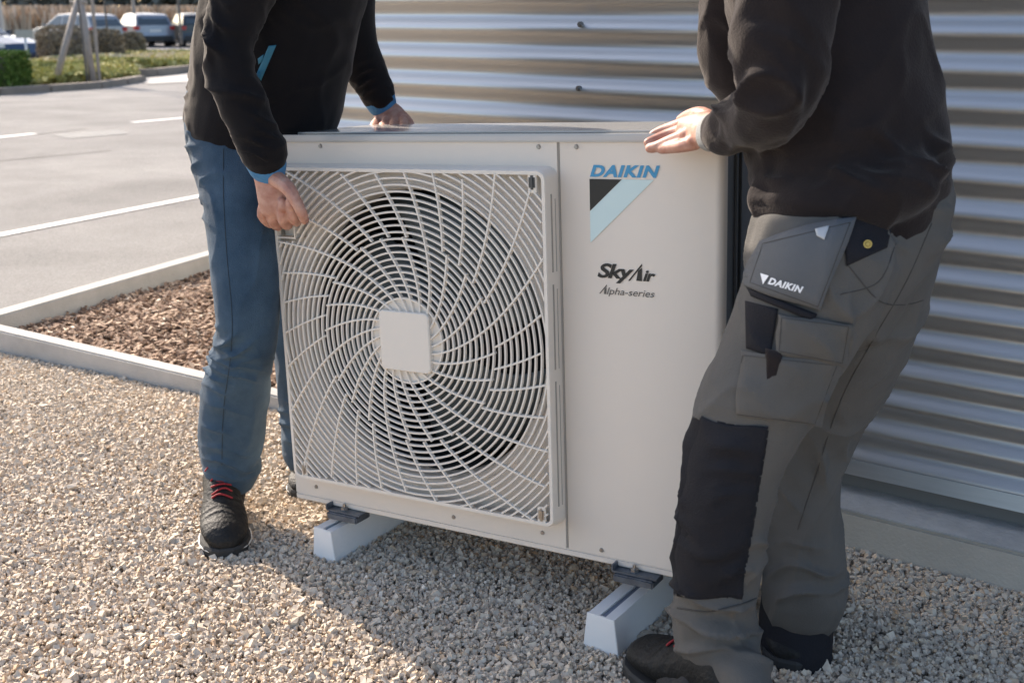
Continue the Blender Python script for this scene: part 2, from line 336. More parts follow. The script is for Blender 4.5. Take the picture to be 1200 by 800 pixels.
# gravel: real stones
def chip():
    v = np.array([[x, y, z] for x in (-.8, .8) for y in (-.8, .8) for z in (-.8, .8)])
    f = [[0, 1, 3], [0, 3, 2], [4, 6, 7], [4, 7, 5], [0, 4, 5], [0, 5, 1], [2, 3, 7], [2, 7, 6], [0, 2, 6], [0, 6, 4], [1, 5, 7], [1, 7, 3]]
    return v, np.array(f)
def ico():
    bm = bmesh.new(); bmesh.ops.create_icosphere(bm, subdivisions=1, radius=1); v = np.array([v.co[:] for v in bm.verts]); f = np.array([[x.index for x in fc.verts] for fc in bm.faces]); bm.free(); return v, f
IV, IF = chip()
def stones(P, size, zj):
    n = len(P); Q = rot_np(n)
    V = IV[None] * rng.uniform(.62, 1.15, (n, len(IV), 3))
    V = V * np.stack([rng.uniform(.75, 1.25, n), rng.uniform(.6, 1.0, n), rng.uniform(.45, .85, n)], 1)[:, None, :] * (size * np.exp(rng.normal(0, .33, n)))[:, None, None]
    V = np.einsum('nij,nkj->nki', Q, V)
    gz = np.array([noise.noise(Vector((a * 5, b * 5, 3))) for a, b in P]) * .004
    V[:, :, 0] += P[:, 0:1]; V[:, :, 1] += P[:, 1:2]; V[:, :, 2] += (gz + zj)[:, None]
    return V
gt_ = lambda x, y: (y < np.where(x < -2.57, 2.30 + .0956 * (x + 4.14), 2.55)) & (y > .78 + .0 * x) & (x > -4.22)
near_ = lambda x, y: gt_(x, y) & (y > .68 * (x + 1.9) + .80) & (y > -.632 * (x + 1.9) + .80)
Pa = np.concatenate([scatter_poly(96000, -2.7, .45, .7, 2.55, near_), scatter_poly(27000, -4.22, -2.7, .7, 2.45, near_)])
Pb = scatter_poly(30000, -4.22, 1.6, .2, 2.55, lambda x, y: ~near_(x, y) & (y < np.where(x < -2.57, 2.30 + .0956 * (x + 4.14), 2.55)))
Pall = np.concatenate([Pa, Pb]); szs = np.concatenate([np.full(len(Pa), .0052), np.full(len(Pb), .0070)]); V = stones(Pall, szs, rng.uniform(-.005, .006, len(Pall)))
tn = np.clip(.5 + (rng.beta(2.2, 2.0, len(Pall)) - .5) * .9 + .10 * np.array([noise.noise(Vector((a * 2.2, b_ * 2.2, 8))) for a, b_ in Pall]) + .08 * rng.normal(size=len(Pall)), 0, 1)
gr = from_np('gravel', V.reshape(-1, 3), (np.arange(len(Pall))[:, None, None] * len(IV) + IF[None]).reshape(-1, 3), M['gravel'], np.repeat(tn, len(IV)))
tag(gr, 'pale beige crushed gravel covering the ground around the unit', 'gravel', kind='stuff')

# ------------------------------------------------------------------ the metal clad building
bl = thing('metal_building', 'building clad in horizontal corrugated steel on a pale concrete plinth', 'building', (-2.62, 2.56, 0))
BO = Vector((-2.62, 2.56, 0))
WY = 2.655; PER = .0790; ZB = .19
def sheet_profile(z):          # corrugation: rounded crests, tighter valleys
    ph = (z - ZB) / PER * 2 * math.pi
    return -.0105 * math.cos(ph) 
def wall_z_for(px, py, Y): return at(px, py, Y).z
ZB = at(1090, 571, WY).z       # bottom edge of the cladding
PHASE = at(1198, 332, WY).z    # the middle of a dark (down-facing) band
def clad_sheet(x0, x1, z0, z1, off=0, warp=0):
    nz = int((z1 - z0) / PER * 12); nx = max(2, int((x1 - x0) / (.05 if warp else .5)))
    V = []; Fc = []
    for i in range(nz + 1):
        z = z0 + (z1 - z0) * i / nz; ph = (z - PHASE) / PER * 2 * math.pi
        for j in range(nx + 1):
            x = x0 + (x1 - x0) * j / nx
            dyy = .0105 * math.sin(ph)
            wv = 0
            if warp:
                wv = .006 * noise.noise(Vector((x * 1.1, 0, z * .9))) + .0015 * noise.noise(Vector((x * 3.5, 5, z * 5)))
            V.append((x - BO.x, WY - BO.y + dyy + off + wv, z))
    for i in range(nz):
        for j in range(nx):
            a = i * (nx + 1) + j; Fc.append((a, a + 1, a + nx + 2, a + nx + 1))
    o = from_np('cladding_sheet', np.array(V), np.array(Fc), M['clad'], smooth=True, parent=bl)
    return o
for x0, x1, zz in ((-2.60, .40, 0), (.37, 3.4, -.0016), (3.37, 6.4, 0)):
    for k, (z0, z1) in enumerate(((ZB + .03, 1.31), (1.29, 2.4), (2.38, 3.3))):
        clad_sheet(x0, x1, z0, z1, off=zz - .0012 * k, warp=1)
# back of the cladding, side wall, roof
bm = bmesh.new(); box(bm, 0, 9, WY - BO.y + .02, 14, ZB + .02, 3.3); obj('wall', bm, M['flash'], bl)
bm = bmesh.new(); box(bm, -.02, 9.1, WY - BO.y - .04, 14.1, 3.3, 3.42); obj('roof', bm, M['flash'], bl)
bm = bmesh.new(); box(bm, -.004, .035, WY - BO.y - .014, WY - BO.y + .05, ZB + .03, 3.3, .002); obj('corner_trim', bm, M['flash'], bl)
bm = bmesh.new(); extrude_poly(bm, [(0, 0), (9, 0), (9, .036), (0, .036)], 0, .004)
for v in bm.verts: v.co = Vector((v.co.x, WY - BO.y - .019 + v.co.y - (.010 if v.co.z < .01 else 0), ZB + v.co.z))
obj('base_flashing', bm, M['flash'], bl)
PZ = at(1090, 623, 2.526).z
PY = 2.526 - BO.y
bm = bmesh.new(); box(bm, .02, 9, PY, PY + .16, -.3, PZ, .006); obj('plinth', bm, M['plinth'], bl)
bm = bmesh.new(); box(bm, .021, 9, PY + .001, PY + .155, PZ + .0004, PZ + .006, .002); obj('plinth_ledge', bm, M['ledge'], bl)
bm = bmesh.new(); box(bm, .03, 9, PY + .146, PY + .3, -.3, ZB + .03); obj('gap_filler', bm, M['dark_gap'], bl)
for px, py in ((680, 29), (678, 104)):
    p = at(px, py, WY - .012) - BO
    bm = bmesh.new(); cyl(bm, p + Vector((0, .006, 0)), p + Vector((0, -.003, 0)), .0075, n=12); cyl(bm, p + Vector((0, -.002, 0)), p + Vector((0, -.008, 0)), .0045, n=6)
    obj('cladding_screw', bm, M['screw'], bl)

# ------------------------------------------------------------------ the outdoor unit
unit = thing('outdoor_air_conditioner', 'cream outdoor air conditioning unit with a round spiral fan grille, held by two men', 'air conditioner', (-1.87546, 1.82129, .1206))
unit.rotation_euler = (-.030, -.0563, .0548)
UW, UH, UD = 1.1, .87, .42
def rrect(x0, x1, z0, z1, r, n=6):
    pts = []
    for cx, cz, a0 in ((x1 - r, z1 - r, 0), (x0 + r, z1 - r, 90), (x0 + r, z0 + r, 180), (x1 - r, z0 + r, 270)):
        for k in range(n + 1):
            a = R(a0 + 90 * k / n); pts.append((cx + r * math.cos(a), cz + r * math.sin(a)))
    return pts
GX0, GX1, GZ0, GZ1, GY = .036, .751, .062, .802, -.040
CX, CZ = .394, .430; RO = .335
# front panel with a round hole: ring of quads from the hole to the outline
def panel_with_hole(x0, x1, z0, z1, cx, cz, r, y, n=96):
    bm = bmesh.new(); inner = []; outer = []
    for i in range(n):
        a = 2 * math.pi * i / n; c, s = math.cos(a), math.sin(a)
        inner.append(bm.verts.new((cx + r * c, y, cz + r * s)))
        ts = []
        if c > 1e-9: ts.append((x1 - cx) / c)
        if c < -1e-9: ts.append((x0 - cx) / c)
        if s > 1e-9: ts.append((z1 - cz) / s)
        if s < -1e-9: ts.append((z0 - cz) / s)
        t = min(ts); outer.append([cx + t * c, cz + t * s])
    for X, Z in ((x0, z0), (x1, z0), (x1, z1), (x0, z1)):      # snap the nearest to the corners
        k = min(range(n), key=lambda i: (outer[i][0] - X) ** 2 + (outer[i][1] - Z) ** 2); outer[k] = [X, Z]
    ov = [bm.verts.new((p[0], y, p[1])) for p in outer]
    for i in range(n): bm.faces.new((inner[i], inner[(i + 1) % n], ov[(i + 1) % n], ov[i]))
    return bm, inner, ov
bm, inn, ov = panel_with_hole(.002, .757, .004, UH - .002, CX, CZ, RO, 0)
# turn the outline back by 18 mm
r_ = bmesh.ops.extrude_edge_only(bm, edges=[e for e in bm.edges if e.verts[0] in ov and e.verts[1] in ov and len(e.link_faces) == 1])
for v in [g for g in r_['geom'] if isinstance(g, bmesh.types.BMVert)]: v.co.y += .018
obj('front_panel', bm, M['panel'], unit)
# bell mouth behind the hole
bm = bmesh.new(); prof = [(RO + .010, -.002), (RO + .002, -.006), (RO - .008, .002), (RO - .012, .015), (RO - .014, .035), (RO - .014, .050)]; NS = 72; rings = []
for r, y in prof: rings.append([bm.verts.new((CX + r * math.cos(2 * math.pi * i / NS), y, CZ + r * math.sin(2 * math.pi * i / NS))) for i in range(NS)])
for k in range(len(prof) - 1):
    for i in range(NS): bm.faces.new((rings[k][i], rings[k][(i + 1) % NS], rings[k + 1][(i + 1) % NS], rings[k + 1][i]))
obj('bell_mouth', bm, M['panel'], unit, smooth=True)
bm = bmesh.new(); ra_ = [bm.verts.new((CX + (RO - .013) * math.cos(2 * math.pi * i / NS), .0495, CZ + (RO - .013) * math.sin(2 * math.pi * i / NS))) for i in range(NS)]
rb_ = [bm.verts.new((CX + (RO + .006) * math.cos(2 * math.pi * i / NS), .30, CZ + (RO + .006) * math.sin(2 * math.pi * i / NS))) for i in range(NS)]
for i in range(NS): bm.faces.new((ra_[i], ra_[(i + 1) % NS], rb_[(i + 1) % NS], rb_[i]))
obj('cavity_shade_liner', bm, M['dark_in'], unit, smooth=True)  # added dark liner, its colour stands in for shade inside the cavity
# side panel to the right (a rounded front corner)
bm = bmesh.new()
prof = [(.761, .018), (.761, .0035), (.7635, 0)] + [(UW - .016 + .016 * math.sin(R(a)), .016 - .016 * math.cos(R(a))) for a in range(0, 91, 15)] + [(UW, .022)]
a = [bm.verts.new((x, y, .004)) for x, y in prof]; b = [bm.verts.new((x, y, UH - .002)) for x, y in prof]
for i in range(len(prof) - 1): bm.faces.new((a[i], a[i + 1], b[i + 1], b[i]))
o = obj('service_panel', bm, M['panel'], unit, smooth=True)
bm = bmesh.new(); box(bm, UW - .004, UW - .0005, .0225, UD, .006, UH - .003)
o = obj('side_panel', bm, M['sideshade'], unit); o['label'] = 'right side panel with shade put into its dark colour'
for y in (.06, .085, .30):
    bm = bmesh.new(); box(bm, UW - .0008, UW + .004, y, y + .006, .03, UH - .03, .001); obj('panel_rib', bm, M['sideshade'], unit)
bm = bmesh.new(); box(bm, .7568, .7609, .0022, .02, .005, UH - .003); obj('panel_gap', bm, M['paneledge'], unit)
# left and back shells, base tray, lid
bm = bmesh.new(); box(bm, .002, .008, .0185, UD, .006, UH - .003); obj('left_panel', bm, M['panel'], unit)
bm = bmesh.new()
for k in range(70):
    z = .03 + k * .0118; box(bm, .01, .75, UD - .004, UD - .001, z, z + .003)
obj('coil_guard', bm, M['coil'], unit)
bm = bmesh.new(); box(bm, .009, UW - .003, UD - .03, UD - .006, .01, UH - .004); obj('heat_exchanger', bm, M['dark_in'], unit)
bm = bmesh.new(); box(bm, .752, .7555, .03, UD - .03, .01, UH - .004); obj('partition', bm, M['dark_in'], unit)
bm = bmesh.new(); box(bm, .0, UW, -.001, UD, -.012, .0035, .003); obj('base_tray', bm, M['panel'], unit)
bm = bmesh.new(); box(bm, -.004, UW + .004, -.006, UD + .006, UH - .016, UH, .003); box(bm, .02, UW - .02, .03, UD - .03, UH + .0005, UH + .004, .0018)
obj('lid', bm, M['lid'], unit)
# fan
fan = bpy.data.objects.new('fan', None); COL.objects.link(fan); fan.parent = unit; fan.location = (CX, .10, CZ)
bm = bmesh.new(); cyl(bm, (0, -.03, 0), (0, .05, 0), .075, .085, 32); o = obj('fan_hub', bm, M['fanblade'], fan)
for k in range(3):
    bm = bmesh.new(); g = []
    for i in range(15):
        a_ = R(k * 120 + i * 6.6); row = []
        for j in range(9):
            r = .07 + (RO - .03 - .07) * j / 8; sweep = R(18) * (j / 8) ** 2
            yy = .055 - .085 * i / 14 - .02 * math.sin(math.pi * j / 8)
            row.append(bm.verts.new((r * math.cos(a_ + sweep), yy, r * math.sin(a_ + sweep))))
        g.append(row)
    for i in range(14):
        for j in range(8): bm.faces.new((g[i][j], g[i + 1][j], g[i + 1][j + 1], g[i][j + 1]))
    o = obj('fan_blade', bm, M['fanblade'], fan, smooth=True); md = o.modifiers.new('thick', 'SOLIDIFY'); md.thickness = .004
# grille: surrounding frame, rings, spiral ribs, hub plate
gp = bpy.data.objects.new('fan_grille', None); COL.objects.link(gp); gp.parent = unit
bm = bmesh.new(); o1 = rrect(GX0 - .004, GX1 + .006, GZ0 - .006, GZ1 + .005, .022); o2 = rrect(GX0, GX1, GZ0, GZ1, .018); i1 = rrect(GX0 + .0085, GX1 - .0085, GZ0 + .0085, GZ1 - .0085, .012)
loops = [[bm.verts.new((x, y, z)) for x, z in pts] for pts, y in ((o1, -.0005), (o2, GY + .004), ([(x + (CX - x) * .004, z + (CZ - z) * .004) for x, z in o2], GY), (i1, GY), (i1, GY + .012))]
for k in range(4):
    for i in range(len(o1)): bm.faces.new((loops[k][i], loops[k][(i + 1) % len(o1)], loops[k + 1][(i + 1) % len(o1)], loops[k + 1][i]))
obj('grille_frame', bm, M['grille'], gp)
def sweep(bm, path, w_, y0, y1):        # rectangular bar following a path of (x, z)
    n = len(path); rows = []
    for i, (x, z) in enumerate(path):
        a = path[max(0, i - 1)]; b = path[min(n - 1, i + 1)]; d = Vector((b[0] - a[0], b[1] - a[1])).normalized(); nx, nz = -d.y * w_ / 2, d.x * w_ / 2
        m_ = .72
        rows.append([bm.verts.new((x + nx * m_, y0, z + nz * m_)), bm.verts.new((x + nx, y1, z + nz)), bm.verts.new((x - nx, y1, z - nz)), bm.verts.new((x - nx * m_, y0, z - nz * m_))])
    for i in range(n - 1):
        for k in range(4): bm.faces.new((rows[i][k], rows[i][(k + 1) % 4], rows[i + 1][(k + 1) % 4], rows[i + 1][k]))
    bm.faces.new(rows[0]); bm.faces.new(rows[-1][::-1])
IX0, IX1, IZ0, IZ1 = GX0 + .006, GX1 - .006, GZ0 + .006, GZ1 - .006
def inside(x, z):
    if not (IX0 <= x <= IX1 and IZ0 <= z <= IZ1): return False
    if x > GX1 - .050 and z > GZ1 - .036: return x < GX1 - .034 or z < GZ1 - .036 or x > GX1 - .012
    return True
HANDLE = (GX0, .098, .640, .672)        # the grip recess where the left man holds the unit
def in_handle(x, z): return x < HANDLE[1] and HANDLE[2] < z < HANDLE[3]
r = .094; k = 0
while r < .53:
    bm = bmesh.new(); cur = []; any_ = False; NN = 200
    for i in range(NN + 1):
        a = 2 * math.pi * i / NN + R(38); x, z = CX + r * math.cos(a), CZ + r * math.sin(a)
        ok = inside(x, z) and not in_handle(x, z)
        if ok: cur.append((x, z))
        if (not ok or i == NN) and cur:
            if len(cur) > 1: sweep(bm, cur, .0050, GY + .0006, GY + .0062); obj('grille_ring', bm, M['grille'], gp); bm = bmesh.new()
            cur = []
    bm.free()
    r += .01435
def rib(theta0, ra, rb, wd):
    path = []; bm = bmesh.new(); n = 26; done = False
    for i in range(n + 1):
        rr = ra + (rb - ra) * i / n; th = theta0 + R(28) * math.log(rr / .1); x, z = CX + rr * math.cos(th), CZ + rr * math.sin(th)
        if not inside(x, z) or in_handle(x, z): break
        path.append((x, z))
    if len(path) > 1: sweep(bm, path, wd, GY - .0008, GY + .0070); obj('grille_rib', bm, M['grille'], gp)
    else: bm.free()
RB = .2275
for k in range(24): rib(R(6 + k * 15), .066, RB, .0052)
for k in range(30): rib(R(3 + k * 12), RB, .55, .0050)
bm = bmesh.new(); rr_ = rrect(CX - .0665, CX + .0665, CZ - .0665, CZ + .0665, .012)
lo = [[bm.verts.new((x, y, z)) for x, z in pts] for pts, y in ((rr_, GY + .012), (rr_, GY - .005), ([(x + (CX - x) * .03, z + (CZ - z) * .03) for x, z in rr_], GY - .0072))]
for k in range(2):
    for i in range(len(rr_)): bm.faces.new((lo[k][i], lo[k][(i + 1) % len(rr_)], lo[k + 1][(i + 1) % len(rr_)], lo[k + 1][i]))
bm.faces.new(lo[2]); obj('grille_badge_plate', bm, M['grille'], gp)
bm = bmesh.new(); cyl(bm, (CX, GY + .006, CZ), (CX, GY + .016, CZ), .094, .090, 48); obj('grille_centre', bm, M['grille'], gp)
# bumpers and clips in the corners
for x, z, wx in ((GX1 - .030, GZ1 - .0245, .014), (GX1 - .030, GZ0 + .0235, .014), (GX0 + .033, GZ0 + .0235, .012), (GX0 + .033, GZ1 - .0245, .012)):
    bm = bmesh.new(); box(bm, x - wx / 2 - .003, x + wx / 2 + .003, GY + .001, GY + .006, z - .020, z + .018, .0015); obj('corner_boss', bm, M['grille'], gp)
    bm = bmesh.new(); box(bm, x - wx / 2, x + wx / 2, GY - .0022, GY + .004, z - .013, z + .015, .004); obj('corner_plug', bm, M['coil'] if z > .4 else M['screw'], gp)
# grip recess
bm = bmesh.new(); box(bm, HANDLE[0] + .006, HANDLE[1], GY + .002, GY + .036, HANDLE[2], HANDLE[2] + .003); box(bm, HANDLE[1] - .003, HANDLE[1], GY + .0, GY + .036, HANDLE[2], HANDLE[3]); box(bm, HANDLE[0] + .006, HANDLE[1], GY + .030, GY + .034, HANDLE[2], HANDLE[3]); box(bm, HANDLE[0] + .006, HANDLE[1], GY, GY + .036, HANDLE[3], HANDLE[3] + .004)
obj('grip_recess', bm, M['grille'], gp)
# side slots of the grille frame
for z0, z1 in ((.105, .375), (.40, .575), (.60, .755)):
    bm = bmesh.new(); box(bm, GX1 + .0005, GX1 + .0034, GY + .0165, GY + .0205, z0, z1); obj('frame_slot', bm, M['paneledge'], gp)
    bm = bmesh.new(); box(bm, GX1 + .0020, GX1 + .0050, GY + .0295, GY + .0315, z0, z1 - .01); obj('frame_slot', bm, M['paneledge'], gp)
# screws in the panels
for x, z in ((.157, .845), (.716, .845), (.068, .028), (.47, .022), (.70, .028), (.841, .016), (1.02, .016), (.80, .845)):
    bm = bmesh.new(); cyl(bm, (x, .001, z), (x, -.0028, z), .0055, .004, 10); box(bm, x - .0035, x + .0035, -.0032, -.0026, z - .0006, z + .0006); obj('panel_screw', bm, M['screw'], unit)
# mounting feet
for x in (.17, .93):
    for y0, y1 in ((-.035, .03), (UD - .04, UD + .03)):
        bm = bmesh.new(); box(bm, x - .055, x + .045, y0 + .012, y1, -.0165, -.0125); box(bm, x - .055, x - .051, y0 + .01, y1, -.0125, .0); box(bm, x - .05, x + .04, y0 + .005, y1 - .005, -.034, -.017, .003)
        o = obj('mounting_foot', bm, M['bracket'], unit)
        bm = bmesh.new(); cyl(bm, (x - .01, (y0 + y1) / 2 - .006, -.0125), (x - .01, (y0 + y1) / 2 - .006, -.006), .009, n=6); cyl(bm, (x - .01, (y0 + y1) / 2 - .006, -.006), (x - .01, (y0 + y1) / 2 - .006, .002), .004, n=8); obj('bolt', bm, M['screw'], o)
# lettering
def text_mesh(s, size, shear=0, bold=0, spacing=1.0):
    cu = bpy.data.curves.new('t', 'FONT'); cu.body = s; cu.size = size; cu.shear = shear; cu.offset = bold; cu.space_character = spacing; cu.resolution_u = 4
    o = bpy.data.objects.new('t', cu); COL.objects.link(o); bpy.context.view_layer.update()
    me = bpy.data.meshes.new_from_object(o.evaluated_get(bpy.context.evaluated_depsgraph_get())); bpy.data.objects.remove(o); bpy.data.curves.remove(cu)
    return me
def fit_text(s, x0, x1, z0, z1, shear, bold, sp=1.0):
    me = text_mesh(s, 1, shear, bold, sp); co = np.zeros(len(me.vertices) * 3); me.vertices.foreach_get('co', co); co = co.reshape(-1, 3)
    mn, mx = co.min(0), co.max(0); u = (co[:, 0] - mn[0]) / (mx[0] - mn[0]); v = (co[:, 1] - mn[1]) / (mx[1] - mn[1])
    return me, x0 + u * (x1 - x0), z0 + v * (z1 - z0)
def put_text(name, s, x0, x1, z0, z1, m, shear=.25, bold=0., sp=1.0, y=-.0012, parent=unit):
    me, X, Z = fit_text(s, x0, x1, z0, z1, shear, bold, sp); co = np.stack([X, np.full(len(X), y), Z], 1); me.vertices.foreach_set('co', co.ravel()); me.update(); me.materials.clear()
    return link(name, me, m, parent)
put_text('lettering', 'DAIKIN', .829, .976, .788, .811, M['cyan'], .28, .045, 1.12)
def flat(name, pts, m, y=-.0010, parent=unit):
    bm = bmesh.new(); bm.faces.new([bm.verts.new((x, y, z)) for x, z in pts]); return obj(name, bm, m, parent, recalc=False)
flat('logo_triangle', [(.828, .784), (.828, .722), (.897, .784)], M['ink'], y=-.0013)
flat('logo_stripe', [(.828, .7215), (.828, .660), (.963, .784), (.8975, .784)], M['lightcyan'])
put_text('lettering', 'Sky', .842, .921, .583, .621, M['ink'], .28, .03, .92)
flat('lettering', [(.908, .5895), (.912, .5895), (.938, .620), (.9375, .6245)], M['ink'])
flat('lettering', [(.9255, .5905), (.9375, .5905), (.9378, .617), (.9295, .6095)], M['ink'], y=-.0014)
put_text('lettering', 'ir', .9395, .966, .5905, .612, M['ink'], .28, .03, .92)
put_text('lettering', 'lpha-series', .862, .964, .5555, .5735, M['inkgrey'], .28, .002, 1.0)
flat('lettering', [(.845, .560), (.8475, .560), (.862, .576), (.8618, .579)], M['inkgrey'])
flat('lettering', [(.8555, .560), (.8605, .560), (.8612, .574), (.857, .570)], M['inkgrey'], y=-.0014)

# ------------------------------------------------------------------ support rails
def rail(front_l, front_r, ztop, length, label):
    a = front_l; b = front_r; w_ = (b - a).length; u = (b - a).normalized(); v = Vector((0, 1, 0)); 
    t = thing('support_rail', label, 'support rail', a, 0, 'rails lying on the gravel under the unit')
    def sec(y, dx=0, dz=0, s=1):
        w2 = w_; return [Vector((0, y, -.012)), Vector((w2, y, -.012)), Vector((w2 * .82, y, ztop)), Vector((w2 * .56, y, ztop)), Vector((w2 * .56, y, ztop - .006)), Vector((w2 * .40, y, ztop - .006)), Vector((w2 * .40, y, ztop)), Vector((w2 * .10, y, ztop))]
    bm = bmesh.new(); A = [bm.verts.new(p + u * 0) for p in sec(.004)]; B = [bm.verts.new(p) for p in sec(length)]
    for i in range(8): bm.faces.new((A[i], A[(i + 1) % 8], B[(i + 1) % 8], B[i]))
    bm.faces.new(A[::-1]); bm.faces.new(B); obj('rail_body', bm, M['rail'], t)
    bm = bmesh.new(); ps = [Vector((-.0015, 0, -.012)), Vector((w_ + .0015, 0, -.012)), Vector((w_ * .82 + .0015, 0, ztop + .0015)), Vector((w_ * .10 - .0015, 0, ztop + .0015))]
    A = [bm.verts.new(p + Vector((0, -.003, 0))) for p in ps]; B = [bm.verts.new(p + Vector((0, .0035, 0))) for p in ps]
    for i in range(4): bm.faces.new((A[i], A[(i + 1) % 4], B[(i + 1) % 4], B[i]))
    bm.faces.new(A[::-1]); bm.faces.new(B); bmesh.ops.recalc_face_normals(bm, faces=bm.faces); bmesh.ops.bevel(bm, geom=bm.edges[:], offset=.0012, segments=2, affect='EDGES'); obj('end_cap', bm, M['rail'], t)
    bm = bmesh.new(); box(bm, w_ * .42, w_ * .54, .006, length - .002, ztop - .0058, ztop - .0045); obj('mounting_groove', bm, M['railgroove'], t)
    return t
rail(Vector((-1.775, 1.772, 0)), Vector((-1.703, 1.772, 0)), .078, .62, 'pale support rail under the left end of the unit beside the black shoe')
rail(Vector((-1.031, 1.790, 0)), Vector((-.947, 1.790, 0)), .080, .60, 'pale support rail under the right end of the unit beside the work trousers')
# ------------------------------------------------------------------ people
def catmull(P, sub):
    out = []
    n = len(P)
    for i in range(n - 1):
        p0, p1, p2, p3 = P[max(0, i - 1)], P[i], P[i + 1], P[min(n - 1, i + 2)]
        for k in range(sub):
            t = k / sub
            out.append(.5 * ((2 * p1) + (-p0 + p2) * t + (2 * p0 - 5 * p1 + 4 * p2 - p3) * t * t + (-p0 + 3 * p1 - 3 * p2 + p3) * t ** 3))
    out.append(P[-1]); return out
def tube(bm, pts, ns=18, sub=4, cap=True):
    """pts: (Vector, a, b): a = half width across the view, b = half depth"""
    A = catmull([np.array([*p[0], p[1], p[2]]) for p in pts], sub)
    rows = []; prevA = None; n = len(A)
    Pn = [Vector(a[:3]) for a in A]
    def ring(c, T, ra, rb):
        nonlocal prevA
        Ax = T.cross(FW)
        if Ax.length < .25 and prevA is not None: Ax = prevA - T * prevA.dot(T)
        Ax.normalize()
        if prevA is not None and Ax.dot(prevA) < 0: Ax = -Ax
        prevA = Ax.copy(); B = T.cross(Ax).normalized()
        return [bm.verts.new(c + Ax * ra * math.cos(2 * math.pi * k / ns) + B * rb * math.sin(2 * math.pi * k / ns)) for k in range(ns)]
    for i in range(n):
        T = (Pn[min(n - 1, i + 1)] - Pn[max(0, i - 1)]).normalized(); ra, rb = A[i][3], A[i][4]
        if i == 0 and cap:
            for s in (.95, .7): rows.append(ring(Pn[0] - T * min(ra, rb) * s, T, ra * math.sqrt(1 - s * s) , rb * math.sqrt(1 - s * s)))
        rows.append(ring(Pn[i], T, ra, rb))
        if i == n - 1 and cap:
            for s in (.7, .95): rows.append(ring(Pn[-1] + T * min(ra, rb) * s, T, ra * math.sqrt(1 - s * s), rb * math.sqrt(1 - s * s)))
    for i in range(len(rows) - 1):
        for k in range(ns): bm.faces.new((rows[i][k], rows[i][(k + 1) % ns], rows[i + 1][(k + 1) % ns], rows[i + 1][k]))
    bm.faces.new(rows[0][::-1]); bm.faces.new(rows[-1])
BODY = [1.0]
M['bootcloth'] = mat('charcoal_boot_cloth', (.022, .021, .022), .8, bump=.3, bscale=200, var=.2, vscale=10)
def T_(*rows):      # rows: (px, py, Y, half width in px, depth ratio)
    out = []
    for px, py, Y, hw, rat in rows:
        p = at(px, py, Y); s = depth(p) / F * BODY[0]; out.append((p, hw * s, hw * s * rat))
    return out
def remesh(bm, voxel, smooth=6, fac=.5):
    bmesh.ops.recalc_face_normals(bm, faces=bm.faces)
    me = bpy.data.meshes.new('tmp'); bm.to_mesh(me); bm.free(); o = bpy.data.objects.new('tmp', me); COL.objects.link(o)
    m = o.modifiers.new('r', 'REMESH'); m.mode = 'VOXEL'; m.voxel_size = voxel; m.use_smooth_shade = True
    s = o.modifiers.new('s', 'SMOOTH'); s.iterations = smooth; s.factor = fac
    bpy.context.view_layer.update(); dg = bpy.context.evaluated_depsgraph_get()
    out = bpy.data.meshes.new_from_object(o.evaluated_get(dg)); bpy.data.objects.remove(o); bpy.data.meshes.remove(me); return out
def coords(me):
    c = np.zeros(len(me.vertices) * 3); me.vertices.foreach_get('co', c); return c.reshape(-1, 3)
def normals(me):
    c = np.zeros(len(me.vertices) * 3); me.vertex_normals.foreach_get('vector', c); return c.reshape(-1, 3)
def wrinkle(me, folds, fine=.0015, fscale=18, big=.004, bscale=5, crease=0):
    """folds: (centre, direction across the creases, reach along, reach across, amplitude, wavelength)"""
    C = coords(me); Nn = normals(me); d = np.zeros(len(C))
    nz = np.array([noise.noise(Vector(c) * bscale) for c in C]); nf = np.array([noise.noise(Vector(c) * fscale + Vector((9, 9, 9))) for c in C])
    nw = np.array([noise.noise(Vector(c) * 9 + Vector((3, 1, 7))) for c in C])
    nm = np.array([noise.noise(Vector(c) * 14 + Vector((5, 2, 8))) for c in C])
    cr = np.array([noise.noise(Vector((c[0] * 7, c[1] * 7, c[2] * 4.5)) + Vector((1, 4, 2))) for c in C])
    d += big * nz + fine * nf + crease * (1 - np.abs(cr) * 5).clip(0, 1) ** 2
    for c, a, ra, rc, amp, wl in folds:
        c = np.array(c); a = np.array(a); a = a / np.linalg.norm(a); v = C - c; al = v @ a; pr = np.linalg.norm(v - al[:, None] * a, axis=1)
        wgt = np.exp(-(al / ra) ** 2 - (pr / rc) ** 2)
        ph = 2 * math.pi * al / wl + 5.0 * nw + 4.0 * nz
        s = 2.2 * (1 - np.abs(np.sin(ph * .5))) ** 1.6 - .75          # narrow crests, broad valleys
        d += amp * wgt * s * np.clip(.55 + 1.6 * nm, 0, 1.4)
    C2 = C + Nn * d[:, None]; me.vertices.foreach_set('co', C2.astype(np.float32).ravel()); me.update()
    return me
def bvh(me): 
    return BVHTree.FromPolygons([v.co.copy() for v in me.vertices], [tuple(p.vertices) for p in me.polygons])
def pray(px, py): return (FW + RT * ((px - 600) / F) + UP * ((400 - py) / F)).normalized()
